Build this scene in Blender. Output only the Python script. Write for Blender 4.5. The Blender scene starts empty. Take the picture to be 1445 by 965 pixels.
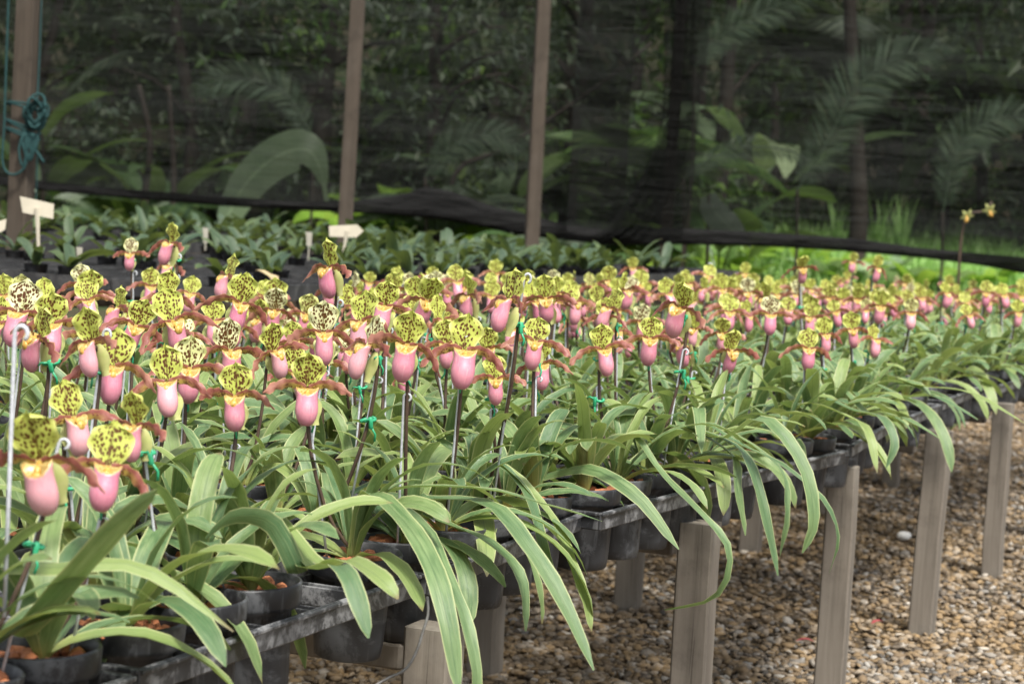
import bpy, math, random
import numpy as np
from mathutils import Matrix, Vector
random.seed(11); rng = np.random.default_rng(5)
S = bpy.context.scene
C = S.collection
rad = math.radians

# ------------------------------------------------------------------ camera
IW, IH, FPX, CZ = 1445, 965, 2900.0, 0.952
PITCH, ROLL = math.atan(195 / FPX), rad(3.1)
cam = bpy.data.cameras.new('camera'); cam_o = bpy.data.objects.new('camera', cam); C.objects.link(cam_o)
cam.sensor_width = 36; cam.lens = 36 * FPX / IW; cam.clip_start = .05; cam.clip_end = 600
cam_o.matrix_world = Matrix.Translation((0, 0, CZ)) @ Matrix.Rotation(rad(90) - PITCH, 4, 'X') @ Matrix.Rotation(ROLL, 4, 'Z')
cam.dof.use_dof = True; cam.dof.focus_distance = 2.55; cam.dof.aperture_fstop = 10.5; cam.dof.aperture_blades = 7
S.camera = cam_o
S.render.resolution_x, S.render.resolution_y = 1024, 683

# ------------------------------------------------------------------ sky, sun, exposure
SUN_EL, SUN_AZ = rad(58), rad(155)          # azimuth clockwise from +Y
world = bpy.data.worlds.new('World'); S.world = world; world.use_nodes = True
wn = world.node_tree.nodes; wn.clear()
sky = wn.new('ShaderNodeTexSky'); sky.sky_type = 'NISHITA'; sky.sun_disc = False
sky.sun_elevation = SUN_EL; sky.sun_rotation = SUN_AZ; sky.air_density = 1.0; sky.dust_density = 3.0; sky.ozone_density = .6
bgn = wn.new('ShaderNodeBackground'); bgn.inputs[1].default_value = .095
hs = wn.new('ShaderNodeHueSaturation'); hs.inputs['Saturation'].default_value = .35
out = wn.new('ShaderNodeOutputWorld')
wl = world.node_tree.links
wl.new(sky.outputs[0], hs.inputs['Color']); wl.new(hs.outputs[0], bgn.inputs[0]); wl.new(bgn.outputs[0], out.inputs[0])
sun = bpy.data.lights.new('sun', 'SUN'); sun.energy = 2.3; sun.angle = rad(11); sun.color = (1, .955, .88)
sun_o = bpy.data.objects.new('sun', sun); C.objects.link(sun_o)
sd = Vector((math.sin(SUN_AZ) * math.cos(SUN_EL), math.cos(SUN_AZ) * math.cos(SUN_EL), math.sin(SUN_EL)))
sun_o.rotation_euler = sd.to_track_quat('Z', 'Y').to_euler()
S.view_settings.view_transform = 'Standard'; S.view_settings.look = 'None'
S.view_settings.gamma = 1; S.view_settings.exposure = 1.5; S.view_settings.use_curve_mapping = False
S.render.engine = 'CYCLES'
S.cycles.transparent_max_bounces = 24; S.cycles.max_bounces = 8

# ------------------------------------------------------------------ measuring helpers (photo pixel -> point of the place)
_f = np.array([0, math.cos(PITCH), -math.sin(PITCH)]); _u0 = np.array([0, math.sin(PITCH), math.cos(PITCH)]); _r0 = np.array([1., 0, 0])
_r = _r0 * math.cos(ROLL) + _u0 * math.sin(ROLL); _u = -_r0 * math.sin(ROLL) + _u0 * math.cos(ROLL)
CP = np.array([0, 0, CZ])
def ray(x, y): return _f + _r * (x - IW / 2) / FPX - _u * (y - IH / 2) / FPX
def at(x, y, d): return CP + ray(x, y) * d
def ony(x, y, Y): r = ray(x, y); return CP + r * (Y / r[1])
def onz(x, y, z): r = ray(x, y); return CP + r * ((z - CZ) / r[2])
def proj(p):
    v = np.asarray(p, float) - CP; d = v @ _f
    return IW / 2 + FPX * (v @ _r) / d, IH / 2 - FPX * (v @ _u) / d, d

# bench frame: U runs along the bench edge (away from the camera), N from the gravel path into the bench
TH = rad(23.0); U2 = np.array([math.sin(TH), math.cos(TH)]); N2 = np.array([-math.cos(TH), math.sin(TH)]); O2 = np.array([-.092, 2.218])
def bench(u, n, z=0.): p = O2 + U2 * u + N2 * n; return Vector((p[0], p[1], z))
def unbench(p): d = np.array([p[0], p[1]]) - O2; return float(d @ U2), float(d @ N2)
BENCH_ROT = -TH        # local Y of a thing along U

# ------------------------------------------------------------------ object helpers
def tag(o, label=None, cat=None, group=None, kind=None):
    if label: o['label'] = label
    if cat: o['category'] = cat
    if group: o['group'] = group
    if kind: o['kind'] = kind
    return o
def link(name, data, parent=None, loc=None, rot=None, sc=None):
    o = bpy.data.objects.new(name, data); C.objects.link(o)
    if parent is not None: o.parent = parent
    if loc is not None: o.location = loc
    if rot is not None: o.rotation_euler = rot
    if sc is not None: o.scale = sc if hasattr(sc, '__len__') else (sc, sc, sc)
    return o
def empty(name, loc, rz=0., label=None, cat=None, group=None):
    o = link(name, None, loc=loc, rot=(0, 0, rz)); o.empty_display_size = .02
    return tag(o, label, cat, group)
def mesh(name, V, Fc, mat, uv=None, smooth=True, mats=None, mi=None):
    me = bpy.data.meshes.new(name); me.from_pydata([tuple(map(float, v)) for v in V], [], Fc)
    if uv is not None:
        l = me.uv_layers.new(name='UVMap')
        vi = np.empty(len(me.loops), np.int32); me.loops.foreach_get('vertex_index', vi)
        l.data.foreach_set('uv', np.asarray(uv, np.float32)[vi].ravel())
    if smooth: me.polygons.foreach_set('use_smooth', np.ones(len(me.polygons), bool))
    for m in (mats or [mat]): me.materials.append(m)
    if mi is not None: me.polygons.foreach_set('material_index', np.asarray(mi, np.int32))
    me.update(); return me
def grid_faces(nu, nv, wrap=False):
    F_ = []
    for j in range(nv - 1):
        for i in range(nu if wrap else nu - 1):
            i2 = (i + 1) % nu
            F_.append((j * nu + i, j * nu + i2, (j + 1) * nu + i2, (j + 1) * nu + i))
    return F_
class MB:
    def __init__(s): s.V = []; s.F = []; s.uv = []
    def add(s, V, F_, uv=None):
        b = len(s.V); s.V += [tuple(v) for v in V]; s.F += [tuple(i + b for i in f) for f in F_]
        s.uv += list(uv) if uv is not None else [(0, 0)] * len(V)
        return s
    def box(s, x0, x1, y0, y1, z0, z1, bev=0.):
        b = min(bev, (x1 - x0) * .45, (y1 - y0) * .45, (z1 - z0) * .45)
        if b <= 0:
            V = [(x, y, z) for z in (z0, z1) for x, y in ((x0, y0), (x1, y0), (x1, y1), (x0, y1))]
            return s.add(V, [(3, 2, 1, 0), (4, 5, 6, 7), (0, 1, 5, 4), (1, 2, 6, 5), (2, 3, 7, 6), (3, 0, 4, 7)])
        def ring(z, i):
            return [(x0 + i, y0 + b, z), (x0 + b, y0 + i, z), (x1 - b, y0 + i, z), (x1 - i, y0 + b, z),
                    (x1 - i, y1 - b, z), (x1 - b, y1 - i, z), (x0 + b, y1 - i, z), (x0 + i, y1 - b, z)]
        def cap(z): return [(x0 + b, y0 + b, z)] * 2 + [(x1 - b, y0 + b, z)] * 2 + [(x1 - b, y1 - b, z)] * 2 + [(x0 + b, y1 - b, z)] * 2
        def capr(z):
            i = b * .9; j = b
            return [(x0 + i, y0 + j, z), (x0 + j, y0 + i, z), (x1 - j, y0 + i, z), (x1 - i, y0 + j, z), (x1 - i, y1 - j, z), (x1 - j, y1 - i, z), (x0 + j, y1 - i, z), (x0 + i, y1 - j, z)]
        V = capr(z0) + ring(z0 + b, 0) + ring(z1 - b, 0) + capr(z1)
        F_ = grid_faces(8, 4, True) + [tuple(range(7, -1, -1)), tuple(range(24, 32))]
        return s.add(V, F_)
    def tube(s, P, r, n=6, cap=True):
        P = [Vector(p) for p in P]; m = len(P)
        rr = r if hasattr(r, '__len__') else [r] * m
        ref = Vector((0, 0, 1)); V = []; prev = None
        for i in range(m):
            t = (P[min(i + 1, m - 1)] - P[max(i - 1, 0)])
            t = t.normalized() if t.length > 1e-9 else Vector((0, 0, 1))
            if prev is None:
                a = t.orthogonal().normalized()
            else:
                a = prev - t * prev.dot(t)
                a = a.normalized() if a.length > 1e-6 else t.orthogonal().normalized()
            prev = a; b = t.cross(a)
            for k in range(n):
                q = 2 * math.pi * k / n
                V.append(P[i] + (a * math.cos(q) + b * math.sin(q)) * rr[i])
        F_ = grid_faces(n, m, True)
        if cap: F_ += [tuple(range(n - 1, -1, -1)), tuple(range((m - 1) * n, m * n))]
        uv = [(k / n, i / max(m - 1, 1)) for i in range(m) for k in range(n)]
        return s.add(V, F_, uv)
    def lathe(s, prof, n=20, fn=None):
        V = []; uv = []
        for j, (r, z) in enumerate(prof):
            for k in range(n):
                q = 2 * math.pi * k / n; rr = fn(r, z, q) if fn else r
                V.append((rr * math.cos(q), rr * math.sin(q), z)); uv.append((k / n, j / (len(prof) - 1)))
        return s.add(V, grid_faces(n, len(prof), True), uv)
    def mesh(s, name, mat, smooth=True): return mesh(name, s.V, s.F, mat, s.uv, smooth)
def smoothstep(a, b, x): t = np.clip((x - a) / (b - a), 0, 1); return t * t * (3 - 2 * t)
def bez(P, n):
    """Catmull-Rom through P, n samples"""
    P = [np.array(p, float) for p in P]; Q = [2 * P[0] - P[1]] + P + [2 * P[-1] - P[-2]]
    o = []
    m = len(P) - 1
    for i in range(n):
        t = i / (n - 1) * m; k = min(int(t), m - 1); t -= k
        a, b, c, d = Q[k:k + 4]
        o.append(.5 * (2 * b + (c - a) * t + (2 * a - 5 * b + 4 * c - d) * t * t + (3 * b - a - 3 * c + d) * t ** 3))
    return o

# ------------------------------------------------------------------ materials
class M:
    def __init__(s, name):
        s.m = bpy.data.materials.new(name); s.m.use_nodes = True
        s.n = s.m.node_tree.nodes; s.l = s.m.node_tree.links; s.n.clear()
        s.out = s.n.new('ShaderNodeOutputMaterial')
    def nd(s, t, **kw):
        n = s.n.new('ShaderNode' + t)
        for k, v in kw.items(): setattr(n, k, v)
        return n
    def put(s, sock, v):
        if isinstance(v, bpy.types.NodeSocket): s.l.new(v, sock)
        elif v is not None:
            if hasattr(v, '__len__') and sock.type == 'RGBA' and len(v) == 3: v = (*v, 1)
            sock.default_value = v
    def math(s, op, a, b=None, c=None, clamp=False):
        n = s.nd('Math', operation=op, use_clamp=clamp)
        for i, v in enumerate((a, b, c)):
            if v is not None: s.put(n.inputs[i], v)
        return n.outputs[0]
    def mix(s, f, a, b, bt='MIX'):
        n = s.nd('Mix', data_type='RGBA', blend_type=bt)
        s.put(n.inputs[0], f); s.put(n.inputs[6], a); s.put(n.inputs[7], b); return n.outputs[2]
    def noise(s, sc, vec=None, detail=4, rough=.55, dist=0., dim='3D', w=None):
        n = s.nd('TexNoise', noise_dimensions=dim); n.inputs['Scale'].default_value = sc; n.inputs['Detail'].default_value = detail
        n.inputs['Roughness'].default_value = rough; n.inputs['Distortion'].default_value = dist
        if vec is not None: s.l.new(vec, n.inputs['Vector'])
        if w is not None: s.put(n.inputs['W'], w)
        return n.outputs[0]
    def vor(s, sc, vec=None, feat='F1', rnd=1.):
        n = s.nd('TexVoronoi', feature=feat); n.inputs['Scale'].default_value = sc; n.inputs['Randomness'].default_value = rnd
        if vec is not None: s.l.new(vec, n.inputs['Vector'])
        return n
    def ramp(s, f, pts):
        n = s.nd('ValToRGB'); e = n.color_ramp.elements
        while len(e) < len(pts): e.new(.5)
        for k, (p, c) in enumerate(pts): e[k].position = p; e[k].color = (*c, 1) if len(c) == 3 else c
        s.l.new(f, n.inputs[0]); return n.outputs[0]
    def step(s, f, a, b):
        n = s.nd('MapRange', interpolation_type='SMOOTHSTEP'); s.put(n.inputs[0], f)
        n.inputs[1].default_value = a; n.inputs[2].default_value = b; return n.outputs[0]
    def coord(s, k='Object'): return s.nd('TexCoord').outputs[k]
    def uv(s):
        sp = s.nd('SeparateXYZ'); s.l.new(s.coord('UV'), sp.inputs[0]); return sp.outputs[0], sp.outputs[1]
    def xyz(s, x, y, z=0.):
        n = s.nd('CombineXYZ'); s.put(n.inputs[0], x); s.put(n.inputs[1], y); s.put(n.inputs[2], z); return n.outputs[0]
    def scale(s, vec, v):
        n = s.nd('Mapping'); s.l.new(vec, n.inputs[0]); n.inputs[3].default_value = v; return n.outputs[0]
    def rnd(s): return s.nd('ObjectInfo').outputs['Random']
    def island(s): return s.nd('NewGeometry').outputs['Random Per Island']
    def bump(s, h, st=.3, d=.01):
        n = s.nd('Bump'); n.inputs['Strength'].default_value = st; n.inputs['Distance'].default_value = d
        s.l.new(h, n.inputs['Height']); return n.outputs[0]
    def done(s, col, rough=.6, spec=.4, normal=None, trans=None, tcol=None, metal=0., sheen=0., sss=0.):
        b = s.nd('BsdfPrincipled'); s.put(b.inputs['Base Color'], col); s.put(b.inputs['Roughness'], rough)
        b.inputs['Specular IOR Level'].default_value = spec; b.inputs['Metallic'].default_value = metal
        b.inputs['Sheen Weight'].default_value = sheen
        if sss: b.inputs['Subsurface Weight'].default_value = sss; b.inputs['Subsurface Radius'].default_value = (.01, .004, .003); b.inputs['Subsurface Scale'].default_value = .5
        if normal is not None: s.l.new(normal, b.inputs['Normal'])
        o = b.outputs[0]
        if trans:
            t = s.nd('BsdfTranslucent'); s.put(t.inputs[0], tcol if tcol is not None else col)
            mx = s.nd('MixShader'); s.put(mx.inputs[0], trans); s.l.new(o, mx.inputs[1]); s.l.new(t.outputs[0], mx.inputs[2]); o = mx.outputs[0]
        s.l.new(o, s.out.inputs[0]); return s.m

def mat_leaf(name, c0, c1, c2, edge, mottle=.0, spec=.5, rough=.42, tr=.28):
    m = M(name); u, v = m.uv(); r = m.rnd()
    au = m.math('ABSOLUTE', m.math('MULTIPLY_ADD', u, 2., -1.))
    off = m.math('MULTIPLY', r, 40.)
    vec = m.xyz(m.math('MULTIPLY_ADD', u, 3., off), m.math('MULTIPLY', v, 6.), off)
    n1 = m.noise(1.6, vec, 5, .6)
    base = m.mix(m.step(n1, .3, .7), c0, c1)
    base = m.mix(m.step(r, .5, 1.), base, c2)
    base = m.mix(m.math('MULTIPLY', m.step(r, .35, .05), .6), base, (c0[0] * .8, c0[1] * .92, c0[2] * 1.15))
    # long streaks along the blade
    st = m.noise(4., m.xyz(m.math('MULTIPLY_ADD', u, 9., off), m.math('MULTIPLY', v, .8), off), 3)
    base = m.mix(m.math('MULTIPLY', m.step(st, .45, .75), .35), base, edge)
    if mottle:
        mo = m.vor(26., m.xyz(m.math('ADD', u, off), m.math('MULTIPLY', v, 4.)))
        base = m.mix(m.math('MULTIPLY', m.step(mo.outputs[0], .5, .2), mottle), base, tuple(x * .35 for x in c0))
    rib = m.step(au, .10, .0)
    base = m.mix(m.math('MULTIPLY', rib, .45), base, tuple(x * .6 for x in c0))
    base = m.mix(m.math('MULTIPLY', m.step(au, .82, .97), .85), base, edge)
    base = m.mix(m.math('MULTIPLY', m.step(v, .18, .0), .6), base, (edge[0], edge[1] * .97, edge[2] * .6))
    # dry brown tips on some leaves
    tip = m.math('MULTIPLY', m.step(v, .94, 1.), m.step(r, .6, .7))
    base = m.mix(m.math('MULTIPLY', tip, .8), base, (.16, .10, .05))
    dust = m.step(m.noise(14., vec, 6, .7), .52, .8)
    base = m.mix(m.math('MULTIPLY', dust, .13), base, (.42, .45, .36))
    brn = m.math('MULTIPLY', m.step(m.noise(5., m.xyz(m.math('MULTIPLY_ADD', u, 2., off), m.math('MULTIPLY', v, 9.), off), 4, .7), .68, .74), m.step(r, .45, .55)); base = m.mix(m.math('MULTIPLY', brn, .6), base, (.20, .15, .06))
    h = m.noise(7., m.xyz(m.math('MULTIPLY', u, 14.), m.math('MULTIPLY', v, 1.2), off), 3)
    return m.done(base, m.math('MULTIPLY_ADD', n1, .25, rough - .1), spec, m.bump(h, .35, .002), tr, m.mix(.5, base, (.32, .42, .06)))
LEAF = mat_leaf('strap_leaf', (.056, .128, .044), (.152, .240, .098), (.205, .280, .080), (.41, .44, .21), 0., .55, .36)
SEEDL = mat_leaf('mottled_seedling_leaf', (.024, .052, .025), (.055, .092, .048), (.068, .105, .035), (.10, .135, .065), .5, .4, .5, .2)

def mat_dorsal():
    m = M('spotted_sepal'); u, v = m.uv(); r = m.rnd(); uu = m.math('MULTIPLY_ADD', u, 2., -1.); au = m.math('ABSOLUTE', uu)
    off = m.math('MULTIPLY', r, 60.)
    warp = m.noise(3., m.xyz(m.math('ADD', u, off), v, off), 2)
    vec = m.xyz(m.math('ADD', m.math('MULTIPLY', uu, 6.2), m.math('ADD', off, warp)), m.math('MULTIPLY_ADD', v, 10., warp), off)
    vo = m.vor(1., vec, 'F1', .85)
    size = m.math('MULTIPLY_ADD', m.noise(2.2, vec, 2), .5, .19)
    size = m.math('ADD', size, m.math('MULTIPLY', m.step(au, .55, .0), .06))
    size = m.math('ADD', size, m.math('MULTIPLY_ADD', r, .14, -.07))
    size = m.math('ADD', size, m.math('MULTIPLY', m.step(v, .3, .0), .16))
    spot = m.math('SUBTRACT', size, vo.outputs[0]); spot = m.step(spot, -.03, .05)
    mask = m.math('MULTIPLY', m.step(au, .9, .74), m.step(v, .95, .82)); spot = m.math('MULTIPLY', spot, mask)
    mid = m.math('MULTIPLY', m.step(au, .085, .03), m.math('MULTIPLY', m.step(v, .9, .6), m.step(m.noise(8., vec, 2), .38, .5)))
    spot = m.math('MAXIMUM', spot, m.math('MULTIPLY', mid, .85))
    yel = m.mix(m.step(m.noise(2.5, m.coord(), 3), .35, .7), (.45, .50, .085), (.58, .60, .19))
    yel = m.mix(m.step(r, .82, .9), yel, (.74, .73, .42))
    yel = m.mix(m.math('MULTIPLY', m.step(au, .75, 1.), .6), yel, (.74, .75, .26))
    green = m.math('MULTIPLY', m.step(au, .5, .0), m.step(v, .75, .1))
    yel = m.mix(m.math('MULTIPLY', green, .45), yel, (.33, .42, .05))
    col = m.mix(spot, yel, (.085, .022, .010))
    h = m.noise(9., m.xyz(m.math('MULTIPLY', uu, 6.), v, off), 2)
    return m.done(col, .5, .3, m.bump(h, .3, .001), .3, m.mix(.3, col, (.55, .6, .05)))
DORSAL = mat_dorsal()
def mat_petal():
    m = M('ruffled_petal'); u, v = m.uv(); r = m.rnd(); au = m.math('ABSOLUTE', m.math('MULTIPLY_ADD', u, 2., -1.)); off = m.math('MULTIPLY', r, 33.)
    base = m.mix(m.noise(3., m.xyz(m.math('ADD', u, off), m.math('MULTIPLY', v, 3.), off), 3), (.165, .042, .030), (.27, .090, .070))
    base = m.mix(m.step(r, .5, .9), base, m.mix(m.step(v, .2, .9), (.20, .065, .04), (.31, .135, .095)))
    sp = m.vor(1., m.xyz(m.math('MULTIPLY_ADD', u, 4., off), m.math('MULTIPLY', v, 15.), off))
    low = m.math('MULTIPLY', m.step(u, .75, .3), m.step(v, .75, .2))
    yl = m.mix(m.step(sp.outputs[0], .42, .3), (.45, .35, .07), (.09, .024, .012))
    base = m.mix(m.math('MULTIPLY', low, .85), base, yl)
    base = m.mix(m.math('MULTIPLY', m.step(au, .78, 1.), .7), base, (.46, .30, .12))
    base = m.mix(m.math('MULTIPLY', m.step(v, .8, 1.), .4), base, (.38, .19, .13))
    return m.done(base, .48, .45, m.bump(sp.outputs[0], .25, .001), .2)
PETAL = mat_petal()
def mat_pouch():
    m = M('pink_pouch'); u, v = m.uv(); r = m.rnd(); n = m.noise(60., m.coord(), 4)
    pink = m.mix(m.step(n, .3, .75), (.47, .165, .225), (.57, .25, .30))
    pink = m.mix(m.math('MULTIPLY', m.step(r, .5, 1.), .6), pink, (.42, .13, .21)); pink = m.mix(m.math('MULTIPLY', m.step(r, .35, .0), .6), pink, (.61, .35, .365))
    pink = m.mix(m.math('MULTIPLY', m.step(m.noise(1., m.xyz(m.math('MULTIPLY', u, 30.), m.math('MULTIPLY', v, 2.)), 3), .5, .8), .3), pink, (.48, .15, .2))
    col = m.ramp(v, [(0, (.44, .15, .22)), (.18, (1, 1, 1)), (.6, (1, 1, 1)), (1, (1, 1, 1))])
    pink = m.mix(m.math('MULTIPLY', m.step(v, .22, .0), .6), pink, (.46, .15, .235))
    vein = m.step(m.noise(1., m.xyz(m.math('MULTIPLY_ADD', u, 46., m.math('MULTIPLY', r, 20.)), m.math('MULTIPLY', v, 3.)), 2), .55, .68); pink = m.mix(m.math('MULTIPLY', vein, .35), pink, (.66, .40, .40))
    wob = m.math('MULTIPLY_ADD', m.noise(3., m.xyz(m.math('MULTIPLY', u, 6.), r), 2), .14, -.07)
    fr = m.math('COSINE', m.math('MULTIPLY', u, 6.2832)); wob = m.math('ADD', wob, m.math('MULTIPLY', m.math('MAXIMUM', fr, 0.), .03))
    col = m.mix(m.step(m.math('ADD', v, wob), .92, 1.0), pink, m.mix(m.step(m.noise(400., m.coord(), 2), .35, .65), (.40, .32, .12), (.33, .19, .045)))
    return m.done(col, .36, .5, m.bump(n, .12, .001), None, sss=.15)
POUCH = mat_pouch()
def mat_flat(name, c, c2=None, rough=.6, spec=.35, sc=30., tr=None, metal=0., bump=.2, bd=.002):
    m = M(name); n = m.noise(sc, m.coord(), 5, .6); c2 = c2 or tuple(x * .65 for x in c)
    col = m.mix(m.step(n, .3, .72), c, c2)
    return m.done(col, rough, spec, m.bump(n, bump, bd), tr, metal=metal)
STAM = mat_flat('orange_shield', (.48, .23, .04), (.46, .34, .08), .4, .5, 200.)
SYNS = mat_flat('pale_sepal', (.50, .50, .21), (.42, .47, .16), .5, .3, 80., .3)
STALK = mat_flat('maroon_stalk', (.045, .026, .020), (.075, .05, .030), .55, .35, 90.)
WIRE = mat_flat('galvanised_wire', (.52, .54, .57), (.40, .42, .45), .42, .5, 300., None, .2)
DULLW = mat_flat('dull_wire', (.13, .13, .13), (.09, .085, .08), .5, .4, 200.)
TIE = mat_flat('green_tie', (.02, .26, .115), (.03, .33, .16), .4, .5, 300.)
def mat_plastic(name, c, dusty, ds=.5):
    m = M(name); co = m.coord(); n = m.noise(15., co, 9, .78, .5); n2 = m.noise(160., co, 3)
    g = m.nd('NewGeometry'); sp = m.nd('SeparateXYZ'); m.l.new(co, sp.inputs[0])
    d = m.math('MULTIPLY', m.step(n, .48, .60), ds)
    streak = m.noise(1., m.scale(co, (130, 130, 9)), 4); d = m.math('MAXIMUM', d, m.math('MULTIPLY', m.step(streak, .56, .70), ds * .7))
    hi = m.math('MULTIPLY', m.step(m.noise(4., co, 4), .45, .7), .25)
    col = m.mix(m.math('MAXIMUM', d, hi), c, dusty)
    return m.done(col, m.math('MULTIPLY_ADD', n, .3, .33), .45, m.bump(n2, .12, .001))
POT = mat_plastic('black_pot_plastic', (.0085, .009, .011), (.10, .105, .112), .6)
TRAY = mat_plastic('tray_plastic', (.019, .020, .0225), (.25, .253, .26), .66)
OLDTRAY = mat_plastic('old_tray_plastic', (.022, .022, .023), (.075, .074, .073), .6)
BARK = mat_flat('clay_chips', (.40, .155, .068), (.26, .10, .05), .75, .25, 60., None, 0, .5, .004)
def mat_wood(name, a, b, c):
    m = M(name); co = m.coord(); g = m.noise(1., m.scale(co, (60, 60, 2.2)), 5, .65, .6); n = m.noise(5., co, 5)
    col = m.mix(m.step(g, .3, .72), a, b); col = m.mix(m.math('MULTIPLY', m.step(n, .45, .75), .55), col, c)
    stain = m.step(m.noise(9., co, 6, .7), .5, .68); col = m.mix(m.math('MULTIPLY', stain, .4), col, tuple(x * .55 for x in b))
    crack = m.step(m.noise(1., m.scale(co, (210, 210, 2.5)), 2, .5, .3), .66, .72)
    col = m.mix(m.math('MULTIPLY', crack, .5), col, (.035, .028, .022))
    return m.done(col, .8, .2, m.bump(g, .5, .003))
WOOD = mat_wood('weathered_wood', (.185, .162, .134), (.125, .108, .088), (.25, .235, .205))
POSTW = mat_wood('brown_post_wood', (.062, .049, .037), (.040, .032, .024), (.085, .072, .058))
CARD = mat_flat('cream_card', (.46, .42, .33), (.40, .365, .285), .7, .25, 12., None, 0, .05)
TAGM = mat_flat('weathered_tag', (.30, .285, .235), (.24, .23, .19), .7, .25, 30.)
ROPE = mat_flat('teal_rope', (.007, .028, .029), (.019, .058, .056), .75, .2, 260., None, 0, .6, .003)
def mat_net(name, dens, c):
    m = M(name); co = m.coord()
    w = m.noise(1., m.scale(co, (2.5, 2.5, 62.)), 3, .6, .3); f = m.noise(1., m.scale(co, (.5, .5, 5.)), 4, .6, .6)
    w2 = m.noise(1., m.scale(co, (150., 150., 2.)), 2)
    d = m.math('ADD', m.math('MULTIPLY_ADD', w, .34, dens - .17), m.math('MULTIPLY_ADD', f, .22, -.11))
    d = m.math('ADD', d, m.math('MULTIPLY_ADD', w2, .16, -.08), clamp=True)
    b = m.nd('BsdfDiffuse'); m.put(b.inputs[0], c)
    wr = m.noise(1., m.scale(co, (1.8, 1.8, 15.)), 4, .55, .8); m.l.new(m.bump(wr, 1., .075), b.inputs['Normal'])
    t = m.nd('BsdfTransparent'); mx = m.nd('MixShader'); m.l.new(d, mx.inputs[0]); m.l.new(t.outputs[0], mx.inputs[1]); m.l.new(b.outputs[0], mx.inputs[2])
    m.l.new(mx.outputs[0], m.out.inputs[0]); return m.m
NET = mat_net('black_shade_net', .70, (.0115, .0122, .0115))
NETFOLD = mat_net('folded_shade_net', .58, (.0085, .009, .0085))
NETHEM = mat_net('rolled_net_hem', .93, (.014, .014, .014))
def mat_foliage(name, a, b, c, tr=.3, rough=.5):
    m = M(name); r = m.island(); n = m.noise(.8, m.coord(), 3)
    col = m.ramp(r, [(0, a), (.5, b), (1, c)]); col = m.mix(m.math('MULTIPLY', m.step(n, .4, .7), .45), col, tuple(x * .5 for x in a))
    return m.done(col, rough, .35, None, tr, m.mix(.4, col, (.16, .26, .02)))
FOL = [mat_foliage('dark_foliage', (.020, .042, .018), (.035, .070, .024), (.06, .10, .03)),
       mat_foliage('mid_foliage', (.045, .11, .022), (.09, .19, .035), (.17, .27, .05)),
       mat_foliage('greyish_foliage', (.05, .08, .05), (.085, .12, .075), (.13, .16, .10))]
GRASS = mat_foliage('bright_grass', (.22, .40, .10), (.31, .52, .16), (.42, .60, .26), .45, .45)
def mat_big(name, a, b, tr):
    m = M(name); u, v = m.uv(); au = m.math('ABSOLUTE', m.math('MULTIPLY_ADD', u, 2., -1.)); r = m.rnd()
    w = m.math('SINE', m.math('MULTIPLY', m.math('SUBTRACT', v, m.math('MULTIPLY', au, .12)), 150.))
    col = m.mix(m.step(m.noise(3., m.coord(), 4), .3, .7), a, b); col = m.mix(m.math('MULTIPLY', m.step(au, .09, .03), .7), col, tuple(x * 1.5 for x in b))
    col = m.mix(m.math('MULTIPLY', m.step(r, .6, 1.), .4), col, (b[0] * 1.5, b[1] * 1.15, b[2]))
    return m.done(col, .4, .5, m.bump(w, .12, .006), tr, m.mix(.4, col, (.25, .4, .04)))
FRND = mat_foliage('frond_green', (.075, .12, .075), (.10, .155, .095), (.14, .19, .11), .3, .5)
BIGLEAF = mat_big('broad_leaf', (.05, .10, .035), (.085, .15, .055), .35)
PALELEAF = mat_big('pale_broad_leaf', (.21, .32, .17), (.31, .42, .24), .35)
GREYLEAF = mat_big('grey_broad_leaf', (.07, .105, .07), (.11, .15, .10), .3)
LIMELEAF = mat_big('lime_broad_leaf', (.14, .26, .03), (.22, .36, .05), .45)
TRUNK = mat_wood('forest_bark', (.045, .036, .028), (.028, .022, .018), (.07, .064, .054))
DEAD = mat_flat('dry_leaf', (.36, .29, .17), (.26, .19, .10), .8, .2, 9.)
REDP = mat_flat('fallen_petal', (.28, .05, .06), (.2, .05, .045), .5, .3, 90.)
WHITE = mat_flat('white_stone', (.75, .74, .70), (.6, .59, .56), .7, .2, 60.)
def mat_ground():
    m = M('gravel_ground'); co = m.coord(); v = m.vor(46., co); n = m.noise(1.3, co, 5); n2 = m.noise(9., co, 5)
    sp = m.nd('SeparateColor'); m.l.new(v.outputs['Color'], sp.inputs[0])
    col = m.ramp(sp.outputs[0], [(0, (.06, .05, .04)), (.3, (.15, .10, .05)), (.6, (.20, .14, .075)), (.85, (.24, .19, .13)), (1, (.30, .27, .23))])
    col = m.mix(m.math('MULTIPLY', m.step(n2, .3, .7), .4), col, (.08, .06, .035)); col = m.mix(m.math('MULTIPLY', m.step(v.outputs[0], .3, .75), .75), col, (.03, .024, .018))
    return m.done(col, .9, .15, m.bump(v.outputs[0], .6, .01))
GROUND = mat_ground()
def mat_soil():
    m = M('forest_soil'); co = m.coord(); n = m.noise(2.5, co, 7, .65); n2 = m.noise(.5, co, 4)
    col = m.ramp(n, [(.25, (.02, .018, .012)), (.5, (.05, .042, .026)), (.75, (.05, .075, .03))])
    col = m.mix(m.math('MULTIPLY', m.step(n2, .45, .65), .5), col, (.04, .08, .025))
    return m.done(col, .95, .1, m.bump(n, .8, .05))
SOIL = mat_soil()
def mat_lawn():
    m = M('short_lawn'); co = m.coord(); n = m.noise(3., co, 6, .7); n2 = m.noise(40., co, 3)
    col = m.ramp(n, [(.3, (.14, .28, .05)), (.5, (.26, .44, .12)), (.7, (.38, .55, .22))]); return m.done(col, .8, .2, m.bump(n2, .6, .03))
LAWN = mat_lawn()
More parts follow.
